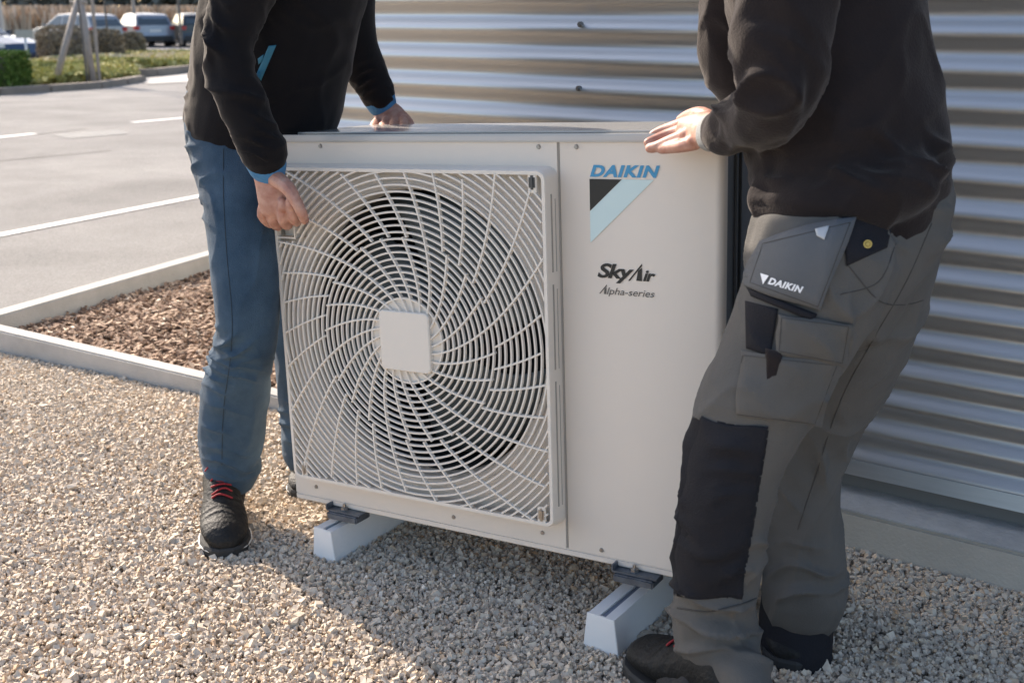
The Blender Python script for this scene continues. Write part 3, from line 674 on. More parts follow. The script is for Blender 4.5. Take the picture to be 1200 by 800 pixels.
def patch(name, tree, q, thick, m, parent, nu=16, nv=16, lift=.001, puff=0, edge=None, smooth=2):
    """a piece of cloth lying on a surface: quad q of pixels TL TR BR BL laid on the mesh through the line of sight"""
    H = {}; last = None
    for j in range(nv + 1):
        for i in range(nu + 1):
            u, v = i / nu, j / nv
            x = (q[0][0] * (1 - u) + q[1][0] * u) * (1 - v) + (q[3][0] * (1 - u) + q[2][0] * u) * v
            y = (q[0][1] * (1 - u) + q[1][1] * u) * (1 - v) + (q[3][1] * (1 - u) + q[2][1] * u) * v
            if edge: dx, dy = edge(u, v); x += dx; y += dy
            d = pray(x, y); loc, nn, _, _ = tree.ray_cast(CAM, d)
            H[i, j] = (d, (loc - CAM).length if loc is not None else None)
    known = [h[1] for h in H.values() if h[1] is not None]; med = sorted(known)[len(known) // 2]
    D = np.array([[H[i, j][1] if H[i, j][1] is not None and abs(H[i, j][1] - med) < .16 else np.nan for j in range(nv + 1)] for i in range(nu + 1)])
    for _ in range(40):                       # fill misses from neighbours
        if not np.isnan(D).any(): break
        D2 = D.copy()
        for i in range(nu + 1):
            for j in range(nv + 1):
                if np.isnan(D[i, j]):
                    nb = [D[a, b] for a, b in ((i - 1, j), (i + 1, j), (i, j - 1), (i, j + 1)) if 0 <= a <= nu and 0 <= b <= nv and not np.isnan(D[a, b])]
                    if nb: D2[i, j] = np.mean(nb)
        D = D2
    for _ in range(smooth):
        D2 = D.copy(); D2[1:-1, 1:-1] = (D[1:-1, 1:-1] * 2 + D[:-2, 1:-1] + D[2:, 1:-1] + D[1:-1, :-2] + D[1:-1, 2:]) / 6; D = np.minimum(D2, D + .002)
    bm = bmesh.new(); top = {}; bot = {}
    for (i, j), (d, _) in H.items():
        e = min(i, nu - i) / nu * 2; f_ = min(j, nv - j) / nv * 2
        t = thick * min(1, .55 + 3 * min(e, f_)) + puff * math.sin(math.pi * i / nu) * math.sin(math.pi * j / nv) + lift
        top[i, j] = bm.verts.new(CAM + d * (D[i, j] - t)); bot[i, j] = bm.verts.new(CAM + d * (D[i, j] + .006))
    for i in range(nu):
        for j in range(nv):
            bm.faces.new((top[i, j], top[i, j + 1], top[i + 1, j + 1], top[i + 1, j])); bm.faces.new((bot[i, j], bot[i + 1, j], bot[i + 1, j + 1], bot[i, j + 1]))
    for i in range(nu):
        bm.faces.new((top[i, 0], top[i + 1, 0], bot[i + 1, 0], bot[i, 0])); bm.faces.new((top[i + 1, nv], top[i, nv], bot[i, nv], bot[i + 1, nv]))
    for j in range(nv):
        bm.faces.new((top[0, j + 1], top[0, j], bot[0, j], bot[0, j + 1])); bm.faces.new((top[nu, j], top[nu, j + 1], bot[nu, j + 1], bot[nu, j]))
    o = obj(name, bm, m, parent, smooth=True)
    return o
def seam(name, tree, pxs, wd, m, parent, out=.0015):
    P = catmull([np.array([x, y, 0.]) for x, y in pxs], 6); pts = []
    for p in P:
        d = pray(p[0], p[1]); loc, nn, _, _ = tree.ray_cast(CAM, d)
        if loc is not None: pts.append((loc - d * out * .3, wd, wd))
    bm = bmesh.new(); tube(bm, pts, 6, 1); return obj(name, bm, m, parent, smooth=True)
def chain(bm, pts, ns=10, sub=3): tube(bm, T_(*pts), ns, sub)
def shoe(heel, toe, wd, ht, mU, mS, parent, tongue=None, toeup=0, ankle=None, accent=None):
    heel = Vector(heel); toe = Vector(toe); d = (toe - heel); L = d.length; d.normalize(); n = Vector((-d.y, d.x, 0)); up = Vector((0, 0, 1))
    o = bpy.data.objects.new('shoe', None); COL.objects.link(o); o.parent = parent
    # outline: half width along the length
    prof = [(0, .30, .62), (.05, .36, .85), (.15, .40, 1.0), (.28, .38, 1.02), (.42, .40, .86), (.55, .45, .66), (.68, .49, .53), (.8, .49, .46), (.9, .42, .38), (.97, .28, .27), (1.0, .14, .18)]
    bm = bmesh.new(); rows = []; NS = 20
    for t, hw, hh in prof:
        row = []
        for k in range(NS):
            a = 2 * math.pi * k / NS; c, s = math.cos(a), math.sin(a)
            x = wd * hw * (abs(c) ** .8) * (1 if c > 0 else -1); z = (.5 + .5 * s) if s > 0 else (.5 + .5 * s)
            narrow = 1 - .42 * max(0, s) ** 2
            row.append(bm.verts.new(heel + d * (t * L) + n * x * narrow + up * (.022 + (ht * hh - .0) * z + toeup * t * t)))
        rows.append(row)
    for i in range(len(rows) - 1):
        for k in range(NS): bm.faces.new((rows[i][k], rows[i][(k + 1) % NS], rows[i + 1][(k + 1) % NS], rows[i + 1][k]))
    bm.faces.new(rows[0]); bm.faces.new(rows[-1][::-1])
    me = remesh(bm, .004, 4); wrinkle(me, [(heel + d * L * .6 + up * ht * .6, d, .06, .06, .0022, .022)], .0006, 60, .001, 20)
    link('shoe_upper', me, mU, o)
    bm = bmesh.new(); ly = []
    for z, g in ((.0, 1.0), (.006, 1.06), (.024, 1.06), (.030, 1.0)):
        loop = []
        for s in (1, -1):
            seq = prof if s > 0 else prof[::-1]
            for t, hw, hh in seq: loop.append(bm.verts.new(heel + d * ((t - .5) * L * (1.03 if g > 1 else 1.01) + .5 * L) + n * s * wd * hw * g + up * (z + toeup * t * t)))
        ly.append(loop)
    nn = len(ly[0])
    for k in range(3):
        for i in range(nn): bm.faces.new((ly[k][i], ly[k][(i + 1) % nn], ly[k + 1][(i + 1) % nn], ly[k + 1][i]))
    bm.faces.new(ly[0][::-1]); bm.faces.new(ly[3]); obj('sole', bm, mS, o, smooth=False)
    tree = bvh(me)
    def on(t, s, lift=.002):      # point on top of the upper
        p = heel + d * L * t + n * s * wd + up * .3; loc, nn_, _, _ = tree.ray_cast(p, Vector((0, 0, -1)))
        return (loc if loc is not None else heel + d * L * t + n * s * wd + up * ht * .6) + up * lift
    if tongue:
        for k, t in enumerate((.34, .39, .44, .49, .54, .59)):
            bm = bmesh.new(); pts = [(on(t + .012 * math.sin(k * 2 + j), s, .003), .0024, .0024) for j, s in enumerate((-.20, -.1, 0, .1, .20))]; tube(bm, pts, 6, 2); obj('lace', bm, tongue, o, smooth=True)
        for s in (-1, 1):
            bm = bmesh.new(); p0 = on(.37, 0, .006); pts = [(p0, .002, .002), (p0 + n * s * .022 + up * .010 + d * .006, .002, .002), (p0 + n * s * .036 + up * .001 + d * .016, .002, .002)]; tube(bm, pts, 6, 4); obj('lace', bm, tongue, o, smooth=True)
        bm = bmesh.new(); tube(bm, [(on(.46, 0, -.004), .02, .006), (on(.36, 0, 0), .024, .008), (on(.33, 0, .022), .024, .007)], 12, 3); obj('shoe_tongue', bm, M['tonguered'], o, smooth=True)
    if accent:
        for s in (-1, 1):
            bm = bmesh.new()
            pts = []
            for t in (.60, .72, .84, .93, .985):
                hw = np.interp(t, [p[0] for p in prof], [p[1] for p in prof]); pts.append((heel + d * L * t + n * s * wd * hw * 1.075 + up * .020, .003, .003))
            tube(bm, pts, 6, 3); obj('toe_stripe', bm, accent, o, smooth=True)
    return o, tree, on
def head(bm_list, c, face, up, s=1.0):
    """head with brow, nose, mouth and ears; returns nothing, adds to bmesh"""
    bm = bm_list; side = face.cross(up).normalized()
    def E(o_, rx, ry, rz, n=14):
        r = bmesh.ops.create_uvsphere(bm, u_segments=n, v_segments=n // 2 + 2, radius=1)['verts']
        for v in r: v.co = c + (side * (o_[0] + v.co.x * rx) + face * (o_[1] + v.co.y * ry) + up * (o_[2] + v.co.z * rz)) * s
    E((0, 0, .02), .076, .095, .10, 20); E((0, .03, -.04), .058, .062, .075); E((0, .055, -.085), .034, .03, .022)
    E((0, .094, -.012), .012, .018, .026); E((0, .104, -.028), .016, .013, .012); E((0, .083, .022), .055, .014, .012)
    E((0, .087, -.058), .024, .010, .006); E((0, .085, -.068), .021, .010, .006)
    for k in (-1, 1): E((k * .077, -.005, -.008), .009, .018, .030); E((k * .030, .082, .004), .013, .010, .009); E((k * .045, .055, -.03), .022, .025, .025)
def strands(name, c, face, up, parent, m):
    bm = bmesh.new(); side = face.cross(up).normalized()
    r = bmesh.ops.create_uvsphere(bm, u_segments=28, v_segments=18, radius=1)['verts']
    for v in r:
        p = v.co; k = 1.0 + .03 * noise.noise(p * 6)
        z = p.z; y = p.y
        zz = z if z > -.35 or y < -.1 else -.35
        if y > .35 and z < .45: y = .35
        v.co = c + side * p.x * .083 * k + face * (y * .100 * k - .008) + up * (zz * .104 * k + .032)
    return obj('hair', bm, m, parent, smooth=True)

def finger(bm, pts): chain(bm, pts, 9, 3)

# ---- left man: black fleece jacket, jeans
manL = thing('person', 'man in black fleece jacket and blue jeans gripping the left end of the unit', 'person', (-2.1, 1.8, 0))
LB = Vector((-2.1, 1.8, 0))
def under(o, root):
    o.parent = root; o.location = -root.location; return o
# body: legs, trunk, arms and head as one coarse surface, hands fine
hb = bmesh.new(); BODY[0] = .72
tube(hb, T_((266, 570, 1.81, 22, 1), (272, 500, 1.79, 28, 1), (288, 400, 1.76, 30, 1), (290, 270, 1.80, 38, 1), (285, 170, 1.85, 42, 1)))
tube(hb, T_((366, 566, 2.10, 22, 1), (360, 480, 2.08, 27, 1), (350, 380, 2.04, 28, 1), (345, 270, 2.04, 36, 1), (330, 150, 2.02, 40, 1)))
tube(hb, T_((292, 150, 1.93, 70, .9), (310, 60, 1.92, 66, .8), (325, -40, 1.9, 72, .8), (335, -130, 1.88, 66, .7)), 24)
cL = at(360, -262, 1.90); fL = Vector((.75, -.25, -.6)).normalized(); uL = (Vector((.45, -.1, 1)) - fL * Vector((.45, -.1, 1)).dot(fL)).normalized()
tube(hb, [(at(338, -140, 1.88), .055, .05), (cL - uL * .05, .052, .052)]); head(hb, cL, fL, uL)
tube(hb, T_((322, -120, 1.72, 30, 1), (280, -30, 1.68, 26, 1), (266, 70, 1.66, 24, 1), (290, 140, 1.69, 21, 1)))
tube(hb, T_((370, -110, 2.12, 30, 1), (410, -20, 2.20, 25, 1), (425, 50, 2.26, 22, 1), (440, 100, 2.30, 18, 1)))
bodyL = remesh(hb, .008, 4); BODY[0] = 1.0
fb = bmesh.new()
# near hand (his right): wrist, palm, fingers hooked over the grip, thumb
tube(fb, T_((290, 140, 1.69, 21, 1), (305, 180, 1.715, 18, .85), (314, 204, 1.725, 17.5, .75), (322, 226, 1.73, 21.5, .55), (327, 243, 1.735, 22.5, .48), (329, 250, 1.74, 20, .4)), 16)
for pts in ([(311, 238, 1.735, 7.2, 1), (308, 252, 1.738, 7.0, 1), (317, 262, 1.765, 6.0, 1), (320, 256, 1.79, 5, 1)],
            [(321, 240, 1.730, 7.6, 1), (319, 256, 1.733, 7.3, 1), (326, 265, 1.765, 6.2, 1), (329, 258, 1.79, 5, 1)],
            [(332, 241, 1.730, 7.6, 1), (332, 257, 1.733, 7.3, 1), (337, 264, 1.765, 6.2, 1), (339, 257, 1.79, 5, 1)],
            [(341, 239, 1.732, 7.2, 1), (344, 254, 1.735, 6.8, 1), (348, 260, 1.765, 6.0, 1), (349, 254, 1.79, 5, 1)]): finger(fb, pts)
finger(fb, [(322, 208, 1.72, 10, 1), (337, 220, 1.712, 9, 1), (347, 236, 1.712, 7.2, 1), (354, 250, 1.72, 6.6, 1), (357, 258, 1.735, 5.6, 1)])
# far hand (his left): on the back edge of the lid
tube(fb, T_((436, 95, 2.29, 19, 1), (447, 122, 2.32, 14.5, .85), (456, 136, 2.315, 18, .55), (462, 144, 2.30, 19, .45)), 16)
for k, (x0, x1) in enumerate(((446, 440), (455, 451), (464, 462), (473, 474))):
    finger(fb, [(x0, 140, 2.30, 6.2, 1), (x1, 146, 2.27, 6.0, 1), (x1 - 2, 150, 2.22, 5.4, 1), (x1 - 4, 153.5, 2.165, 4.6, 1)])
finger(fb, [(452, 128, 2.32, 8, 1), (468, 134, 2.34, 7, 1), (479, 144, 2.33, 6, 1), (482, 152, 2.31, 5, 1)])
for x, y, Y in ((311, 238, 1.727), (321, 241, 1.722), (332, 241, 1.722), (341, 239, 1.724)): finger(fb, [(x - 1, y - 4, Y, 5.5, 1), (x, y + 2, Y, 5.8, 1)])
handL = remesh(fb, .0024, 2)
def join(ms):
    V = []; Fs = []; off = 0
    for me in ms:
        V += [v.co.copy() for v in me.vertices]; Fs += [tuple(i + off for i in p.vertices) for p in me.polygons]; off = len(V)
    out = bpy.data.meshes.new('body'); out.from_pydata(V, [], Fs); out.update(); return out
under(link('body', join([bodyL, handL]), M['skin'], manL, smooth=True), manL)
under(strands('hair', cL, fL, uL, manL, M['hair']), manL)
# jeans
jb = bmesh.new()
tube(jb, T_((272, 546, 1.81, 33, .95), (271, 515, 1.80, 38, .95), (276, 460, 1.785, 39, .95), (283, 425, 1.77, 35, 1), (290, 390, 1.755, 35.5, 1), (290, 340, 1.76, 38, 1), (285, 270, 1.785, 43.5, 1), (279, 215, 1.82, 48, 1), (273, 165, 1.86, 54, 1)), 24)
tube(jb, T_((366, 532, 2.10, 35, .95), (365, 500, 2.09, 36, .95), (360, 420, 2.06, 38, .95), (355, 380, 2.05, 40, 1), (345, 270, 2.04, 46, 1), (332, 200, 2.03, 50, 1), (325, 160, 2.02, 52, 1)), 24)
tube(jb, T_((282, 195, 1.90, 50, 1.35), (278, 160, 1.92, 58, 1.35), (280, 115, 1.93, 58, 1.3)), 28)
jm = remesh(jb, .0048, 9)
ax = UP
wrinkle(jm, [(at(255, 425, 1.72), UP + RT * .35, .06, .09, .0120, .034), (at(270, 405, 1.7), UP - RT * .3, .05, .07, .006, .028), (at(270, 545, 1.74), UP + RT * .2, .045, .09, .007, .030),
             (at(235, 260, 1.75), UP + RT * .5, .10, .06, .009, .040), (at(245, 170, 1.78), UP - RT * .5, .08, .10, .006, .045), (at(240, 320, 1.75), UP - RT * .4, .09, .045, .006, .05), (at(360, 500, 2.02), UP, .1, .1, .006, .04), (at(262, 480, 1.73), UP + RT * .6, .12, .07, .006, .06)], .0012, 26, .006, 7, .0035)
JL = under(link('jeans', jm, M['jeans'], manL, smooth=True), manL); jt = bvh(jm)
o = seam('side_seam', jt, [(262, 175), (262, 230), (266, 300), (272, 370), (270, 420), (262, 480), (260, 545)], .0009, M['denimseam'], JL); 
bm = bmesh.new(); tube(bm, T_((272, 541, 1.81, 34, .95), (272, 549, 1.81, 34.5, .95)), 28, 1); hm = remesh(bm, .004, 2); wrinkle(hm, [], .001, 30, .004, 12); link('hem', hm, M['jeans'], JL, smooth=True)
# sock and shoes
bm = bmesh.new(); tube(bm, T_((270, 540, 1.81, 25, 1), (262, 590, 1.80, 23, 1))); obj('sock', bm, M['jacketL'], JL, smooth=True)
s1, st1, on1 = shoe((-2.165, 1.835, -.004), (-1.94, 1.645, -.004), .118, .15, M['shoeblack'], M['sole'], None, M['lace'], accent=M['solewhite'])
s1.parent = manL; s1.location = -LB
s2, st2, on2 = shoe((-2.15, 2.22, -.004), (-2.03, 1.99, -.004), .105, .10, M['shoeblack'], M['sole'], None, M['lace'], accent=M['solewhite'])
s2.parent = manL; s2.location = -LB
# grey suede panels on the near shoe
for q in () and ([(238, 588), (256, 585), (258, 606), (239, 604)], [(243, 611), (257, 607), (262, 617), (246, 622)]):
    patch('suede_panel', st1, q, .002, M['shoegrey'], s1, 8, 6)
# jacket
jk = bmesh.new()
tube(jk, T_((300, 150, 1.94, 74, 1.15), (310, 120, 1.94, 88, 1.05), (318, 70, 1.93, 92, .95), (330, 10, 1.92, 95, .92), (340, -60, 1.90, 98, .85), (345, -120, 1.88, 84, .8), (345, -160, 1.88, 46, .9)), 32)
tube(jk, T_((300, 122, 1.93, 78, 1.15), (295, 148, 1.93, 76, 1.2)), 30)
tube(jk, T_((330, -105, 1.74, 44, 1), (292, -40, 1.70, 44, .95), (273, 20, 1.675, 34, .95), (267, 70, 1.66, 30, .95), (281, 115, 1.67, 28, .95), (298, 150, 1.69, 28, .9), (308, 176, 1.705, 29, .9)), 24)
tube(jk, T_((385, -100, 2.10, 42, 1), (400, -40, 2.16, 40, 1), (404, 20, 2.21, 36, 1), (418, 60, 2.25, 28, 1), (433, 90, 2.285, 24, .95), (444, 112, 2.30, 20, .95)), 24)
# rumpled back hem
tube(jk, T_((240, 95, 1.87, 13, 1.6), (234, 118, 1.87, 14, 1.8), (230, 136, 1.88, 12, 2)), 16)
km = remesh(jk, .007, 6)
wrinkle(km, [(at(262, 60, 1.62), UP + RT * .4, .14, .10, .008, .052), (at(300, 150, 1.64), UP + RT * .5, .07, .08, .008, .030), (at(440, 105, 2.25), UP - RT * .3, .05, .06, .007, .022), (at(232, 120, 1.84), UP + RT * .1, .07, .06, .008, .028),
             (at(255, 10, 1.7), UP * .6 + RT, .1, .1, .010, .06), (at(370, 60, 1.8), RT - UP * .2, .25, .2, .006, .10)], .0012, 24, .007, 6, .004)
JK = under(link('jacket', km, M['jacketL'], manL, smooth=True), manL); kt = bvh(km)
def knit(rows, m, parent, name='cuff', amp=.0012, vox=.003):
    bm = bmesh.new(); tube(bm, T_(*rows), 24, 3); me = remesh(bm, vox, 2); wrinkle(me, [], .0006, 60, .0014, 22); return link(name, me, m, parent, smooth=True)
knit([(311, 188, 1.716, 24.5, .85), (315, 199, 1.723, 22, .85)], M['blueknit'], JK)
knit([(307, 170, 1.705, 29, .9), (310.5, 185, 1.713, 27, .88)], M['jacketL'], JK)
knit([(445, 116, 2.308, 19, .9), (449, 125, 2.318, 17, .9)], M['blueknit'], JK)
knit([(441, 106, 2.30, 21.5, .9), (445, 117, 2.31, 19, .9)], M['jacketL'], JK)
patch('pocket_zip', kt, [(315, 54), (324, 53), (306, 95), (300, 88)], .003, M['bluetrim'], JK, 6, 14)
patch('zip_pull', kt, [(302, 69), (309, 64), (308, 72), (303, 76)], .004, M['bluetrim'], JK, 4, 4)
0 and seam('armhole_seam', kt, [(333, -20), (330, 40), (322, 100), (318, 140)], .0016, M['seam'], JK)

# ---- right man: dark sweatshirt, grey work trousers
manR = thing('person', 'man in dark sweatshirt and grey work trousers holding the right end of the unit', 'person', (-.6, 1.85, 0))
RB_ = Vector((-.6, 1.85, 0))
hb = bmesh.new(); BODY[0] = .72
tube(hb, T_((815, 790, 1.74, 30, 1), (838, 700, 1.72, 36, 1), (858, 600, 1.70, 42, 1), (920, 440, 1.74, 55, 1), (985, 290, 1.78, 62, 1)))
tube(hb, T_((935, 735, 2.0, 26, 1), (937, 650, 2.0, 30, 1), (938, 560, 1.99, 34, 1), (957, 480, 1.98, 38, 1), (994, 400, 1.97, 48, 1), (1020, 280, 1.96, 60, 1)))
tube(hb, T_((1000, 260, 1.87, 95, .8), (995, 130, 1.87, 88, .75), (975, 0, 1.87, 95, .75), (955, -110, 1.87, 85, .7)), 24)
cR = at(905, -330, 1.90); fR = Vector((-.8, .1, -.6)).normalized(); uR = (Vector((-.5, 0, 1)) - fR * Vector((-.5, 0, 1)).dot(fR)).normalized()
tube(hb, [(at(945, -150, 1.88), .055, .05), (cR - uR * .05, .052, .052)]); head(hb, cR, fR, uR)
tube(hb, T_((935, -110, 1.72, 40, 1), (925, 0, 1.68, 36, 1), (918, 100, 1.66, 32, 1), (880, 140, 1.73, 27, 1)))
tube(hb, T_((900, -100, 2.02, 36, 1), (865, 10, 2.10, 30, 1), (852, 75, 2.13, 26, 1), (872, 125, 2.18, 22, 1), (892, 165, 2.24, 20, 1)))
bodyR = remesh(hb, .008, 4); BODY[0] = 1.0
fb = bmesh.new()
tube(fb, T_((895, 137, 1.71, 18, 1), (860, 151, 1.765, 17, .9), (836, 152, 1.80, 20.5, .8), (822, 152, 1.825, 22, .62), (808, 154, 1.845, 20, .55), (800, 157, 1.855, 16, .5)), 18)
for pts in ([(815, 167, 1.815, 9.5, 1), (800, 171, 1.815, 8.2, 1), (786, 173, 1.828, 7.4, 1), (775, 174.5, 1.835, 6.4, 1)],
            [(806, 159, 1.835, 9.5, 1), (788, 165, 1.838, 8.2, 1), (773, 171, 1.838, 7.2, 1), (762, 174, 1.838, 6.0, 1)],
            [(804, 152, 1.865, 9, 1), (787, 157, 1.868, 8.0, 1), (772, 162.5, 1.858, 7.0, 1), (760, 167, 1.845, 6, 1)],
            [(806, 144, 1.90, 9, 1), (790, 149, 1.91, 7.6, 1), (776, 153.5, 1.91, 6.8, 1), (766, 157.5, 1.905, 5.6, 1)]): finger(fb, pts)
finger(fb, [(832, 140, 1.85, 11, 1), (820, 134, 1.90, 9.5, 1), (808, 136, 1.95, 8, 1), (798, 141, 1.98, 6.6, 1)])
# far hand on the back edge of the unit (hidden behind the sleeve)
tube(fb, T_((880, 140, 2.20, 20, 1), (894, 170, 2.26, 17, .8), (897, 184, 2.29, 18, .6)), 14)
for k in range(4): finger(fb, [(890 + 6 * k, 182 + 2 * k, 2.29, 6, 1), (884 + 6 * k, 192 + 2 * k, 2.28, 5.6, 1), (878 + 6 * k, 198 + 2 * k, 2.27, 5, 1)])
for x, y, Y in ((815, 163, 1.806), (806, 156, 1.828), (804, 149, 1.858), (806, 142, 1.893)): finger(fb, [(x + 3, y, Y, 6.5, 1), (x - 3, y + 1, Y, 6.8, 1)])
handR = remesh(fb, .0024, 2)
under(link('body', join([bodyR, handR]), M['skin'], manR, smooth=True), manR)
under(strands('hair', cR, fR, uR, manR, M['hair']), manR)
# trousers
tb = bmesh.new()
tube(tb, T_((880, 818, 1.68, 27, 1.3), (869, 792, 1.70, 31, 1.2), (854, 766, 1.73, 40, 1), (840, 742, 1.73, 47, .85), (838, 715, 1.725, 47, .9), (842, 660, 1.71, 52, .9), (850, 600, 1.70, 54, .95), (862, 540, 1.70, 58, .95), (885, 480, 1.71, 66, .95), (913, 420, 1.735, 72, 1), (945, 350, 1.76, 80, 1), (970, 290, 1.79, 88, 1)), 30)
tube(tb, T_((942, 706, 2.02, 48, .95), (943, 680, 2.0, 49, .95), (936, 620, 2.0, 46, .95), (940, 560, 1.99, 47, .95), (958, 480, 1.98, 53, 1), (998, 400, 1.97, 66, 1), (1018, 330, 1.96, 74, 1), (1024, 280, 1.94, 80, 1)), 30)
tube(tb, T_((985, 330, 1.86, 84, .95), (995, 280, 1.87, 108, .85), (1000, 235, 1.87, 110, .8), (1000, 190, 1.87, 102, .8)), 34)
tm = remesh(tb, .005, 9)
wrinkle(tm, [(at(835, 730, 1.68), UP + RT * .35, .08, .12, .017, .058), (at(815, 560, 1.64), UP + RT * .15, .14, .10, .0045, .06), (at(905, 660, 1.68), UP + RT * .7, .12, .08, .008, .055), (at(1010, 400, 1.9), UP * .7 - RT, .15, .09, .006, .06),
             (at(950, 420, 1.68), RT + UP * .5, .12, .14, .005, .07), (at(940, 680, 1.93), UP - RT * .5, .08, .1, .010, .055), (at(1060, 260, 1.85), UP - RT * .4, .1, .1, .006, .055), (at(960, 560, 1.93), UP * .5 + RT, .12, .12, .007, .06)], .0014, 24, .008, 6, .0075)
tm.materials.append(M['trouser']); tm.materials.append(M['trouserdark'])
Cc = coords(tm); dz = (Cc - np.array(CAM[:])) @ np.array(FW[:]); pxx = 600 + F * ((Cc - np.array(CAM[:])) @ np.array(RT[:])) / dz; pyy = 400 - F * ((Cc - np.array(CAM[:])) @ np.array(UP[:])) / dz
inpad = (Cc[:, 1] < 1.83) & (pyy > 489 + (pxx - 822) * .19) & (pyy < 699 + (pxx - 793) * .05) & (pxx < 902 - (pyy - 503) * .16)
mi = [1 if all(inpad[v] for v in pl.vertices) else 0 for pl in tm.polygons]; tm.polygons.foreach_set('material_index', mi)
TR = under(link('work_trousers', tm, M['trouser'], manR, smooth=True), manR); tt = bvh(tm)
def wob(ax_, ay, f1=7, ph=0):
    return lambda u, v: (ax_ * math.sin(f1 * v + ph), ay * math.sin(f1 * u + ph))
kp = patch('knee_pad_pocket', tt, [(822, 488), (900, 503), (868, 702), (793, 698)], .006, M['trouserdark'], TR, 22, 40, puff=.006, edge=lambda u, v: (-10 * math.sin(math.pi * v) * (1 - u) + 2.0 * math.sin(v * 22) * (1 - u), 2.5 * math.sin(5 * u)))
wrinkle(kp.data, [(at(845, 560, 1.64), UP + RT * .15, .16, .12, 0.005, .060), (at(850, 640, 1.64), UP - RT * .25, .10, .12, .005, .045)], .0008, 30, .003, 9, .003)
patch('thigh_panel', tt, [(873, 352), (912, 362), (903, 418), (874, 408)], .002, M['trouserdark'], TR, 10, 12)
o = patch('cargo_pocket', tt, [(868, 410), (988, 424), (962, 500), (862, 486)], .007, M['trouser'], TR, 24, 18, puff=.004, edge=wob(1.5, 1.5)); o['label'] = 'grey thigh pocket with flap'
patch('pocket_flap', tt, [(912, 368), (1000, 380), (991, 430), (908, 414)], .011, M['trouser'], o, 18, 10, puff=.002, edge=wob(1, 1.2, 9))
patch('dark_strip', tt, [(897, 408), (918, 412), (910, 462), (894, 458)], .010, M['jacketR'], o, 6, 12, edge=lambda u, v: ((.5 - u) * 8 * v ** 3, 0))  # narrow dark strip on the pocket, tapering towards its foot
patch('waist_panel', tt, [(985, 238), (1052, 236), (1040, 290), (992, 312)], .003, M['trouserdark'], TR, 16, 16)
hp = patch('hanging_holster_pocket', tt, [(890, 282), (1004, 254), (962, 366), (872, 334)], .018, M['pocketcloth'], TR, 26, 20, puff=.006, edge=lambda u, v: (1.5 * math.sin(6 * v) - 6 * (1 - u) * math.sin(math.pi * v), -5 * math.sin(math.pi * u) * (1 - v) + 2 * math.sin(5 * u) * v))
hp['label'] = 'grey holster pocket flap printed with white lettering'
o = patch('flap_shadow', tt, [(874, 336), (958, 368), (953, 377), (880, 347)], .010, M['trouserdark'], hp, 14, 4)  # dark strip painted in as the shadow beneath the loose flap
ht = bvh(hp.data)
patch('glint_patch', ht, [(955, 268), (972, 264), (966, 281), (957, 276)], .002, M['glintgrey'], hp, 6, 6)  # pale patch that paints a glint on the flap
def px_text(name, s, TL, TR_, BL, tree, m, parent, shear=.25, bold=.02, sp=1.0):
    me, X, Z = fit_text(s, 0, 1, 0, 1, shear, bold, sp); pts = []
    for u, v in zip(X, Z):
        x = TL[0] + (TR_[0] - TL[0]) * u + (BL[0] - TL[0]) * (1 - v); y = TL[1] + (TR_[1] - TL[1]) * u + (BL[1] - TL[1]) * (1 - v); d = pray(x, y)
        loc, _, _, _ = tree.ray_cast(CAM, d); pts.append((loc if loc is not None else at(x, y, 1.6)) - d * .0025)
    me.vertices.foreach_set('co', np.array([p[:] for p in pts]).ravel()); me.update(); me.materials.clear(); return link(name, me, m, parent)
px_text('lettering', 'DAIKIN', (901.5, 324.5), (942, 336), (899.5, 332.5), ht, M['white'], hp, .25, .05, 1.12)
bm = bmesh.new(); vs = []
for x, y in ((891, 320), (901, 323), (894, 333)):
    d = pray(x, y); loc, _, _, _ = ht.ray_cast(CAM, d); vs.append(bm.verts.new((loc if loc is not None else at(x, y, 1.6)) - d * .0028))
bm.faces.new(vs); obj('logo_triangle', bm, M['white'], hp)
d = pray(1017, 286); loc, nn, _, _ = tt.ray_cast(CAM, d)
if loc is not None:
    bm = bmesh.new(); cyl(bm, loc - d * .003, loc - d * .010, .0070, .0065, 20); cyl(bm, loc - d * .010, loc - d * .0112, .004, .003, 14); obj('button', bm, M['brass'], TR, smooth=False)
def stitch(o_, q, k=.05, wd=.00055):
    tr = bvh(o_.data); c = (sum(a[0] for a in q) / 4, sum(a[1] for a in q) / 4); qq = [(a[0] + (c[0] - a[0]) * k, a[1] + (c[1] - a[1]) * k) for a in q]
    for i in range(4):
        a, b_ = qq[i], qq[(i + 1) % 4]; seam('stitching', tr, [(a[0] + (b_[0] - a[0]) * t, a[1] + (b_[1] - a[1]) * t) for t in (0, .2, .4, .6, .8, 1)], wd, M['seam'], o_)
stitch(hp, [(892, 284), (1000, 258), (960, 362), (876, 332)]); stitch(bpy.data.objects['cargo_pocket'], [(868, 414), (984, 427), (957, 499), (852, 486)]); stitch(bpy.data.objects['pocket_flap'], [(914, 371), (997, 382), (989, 427), (911, 412)])
seam('side_seam', tt, [(1092, 262), (1062, 330), (1022, 400), (985, 470), (955, 560), (935, 620)], .0010, M['seam'], TR)
seam('pocket_seam', tt, [(995, 312), (1030, 352), (1060, 357), (1082, 352)], .0010, M['seam'], TR)
seam('side_seam', tt, [(1050, 285), (1030, 330), (985, 345)], .0009, M['seam'], TR)
seam('knee_seam', tt, [(794, 712), (830, 716), (868, 708), (888, 700)], .0018, M['seam'], TR)
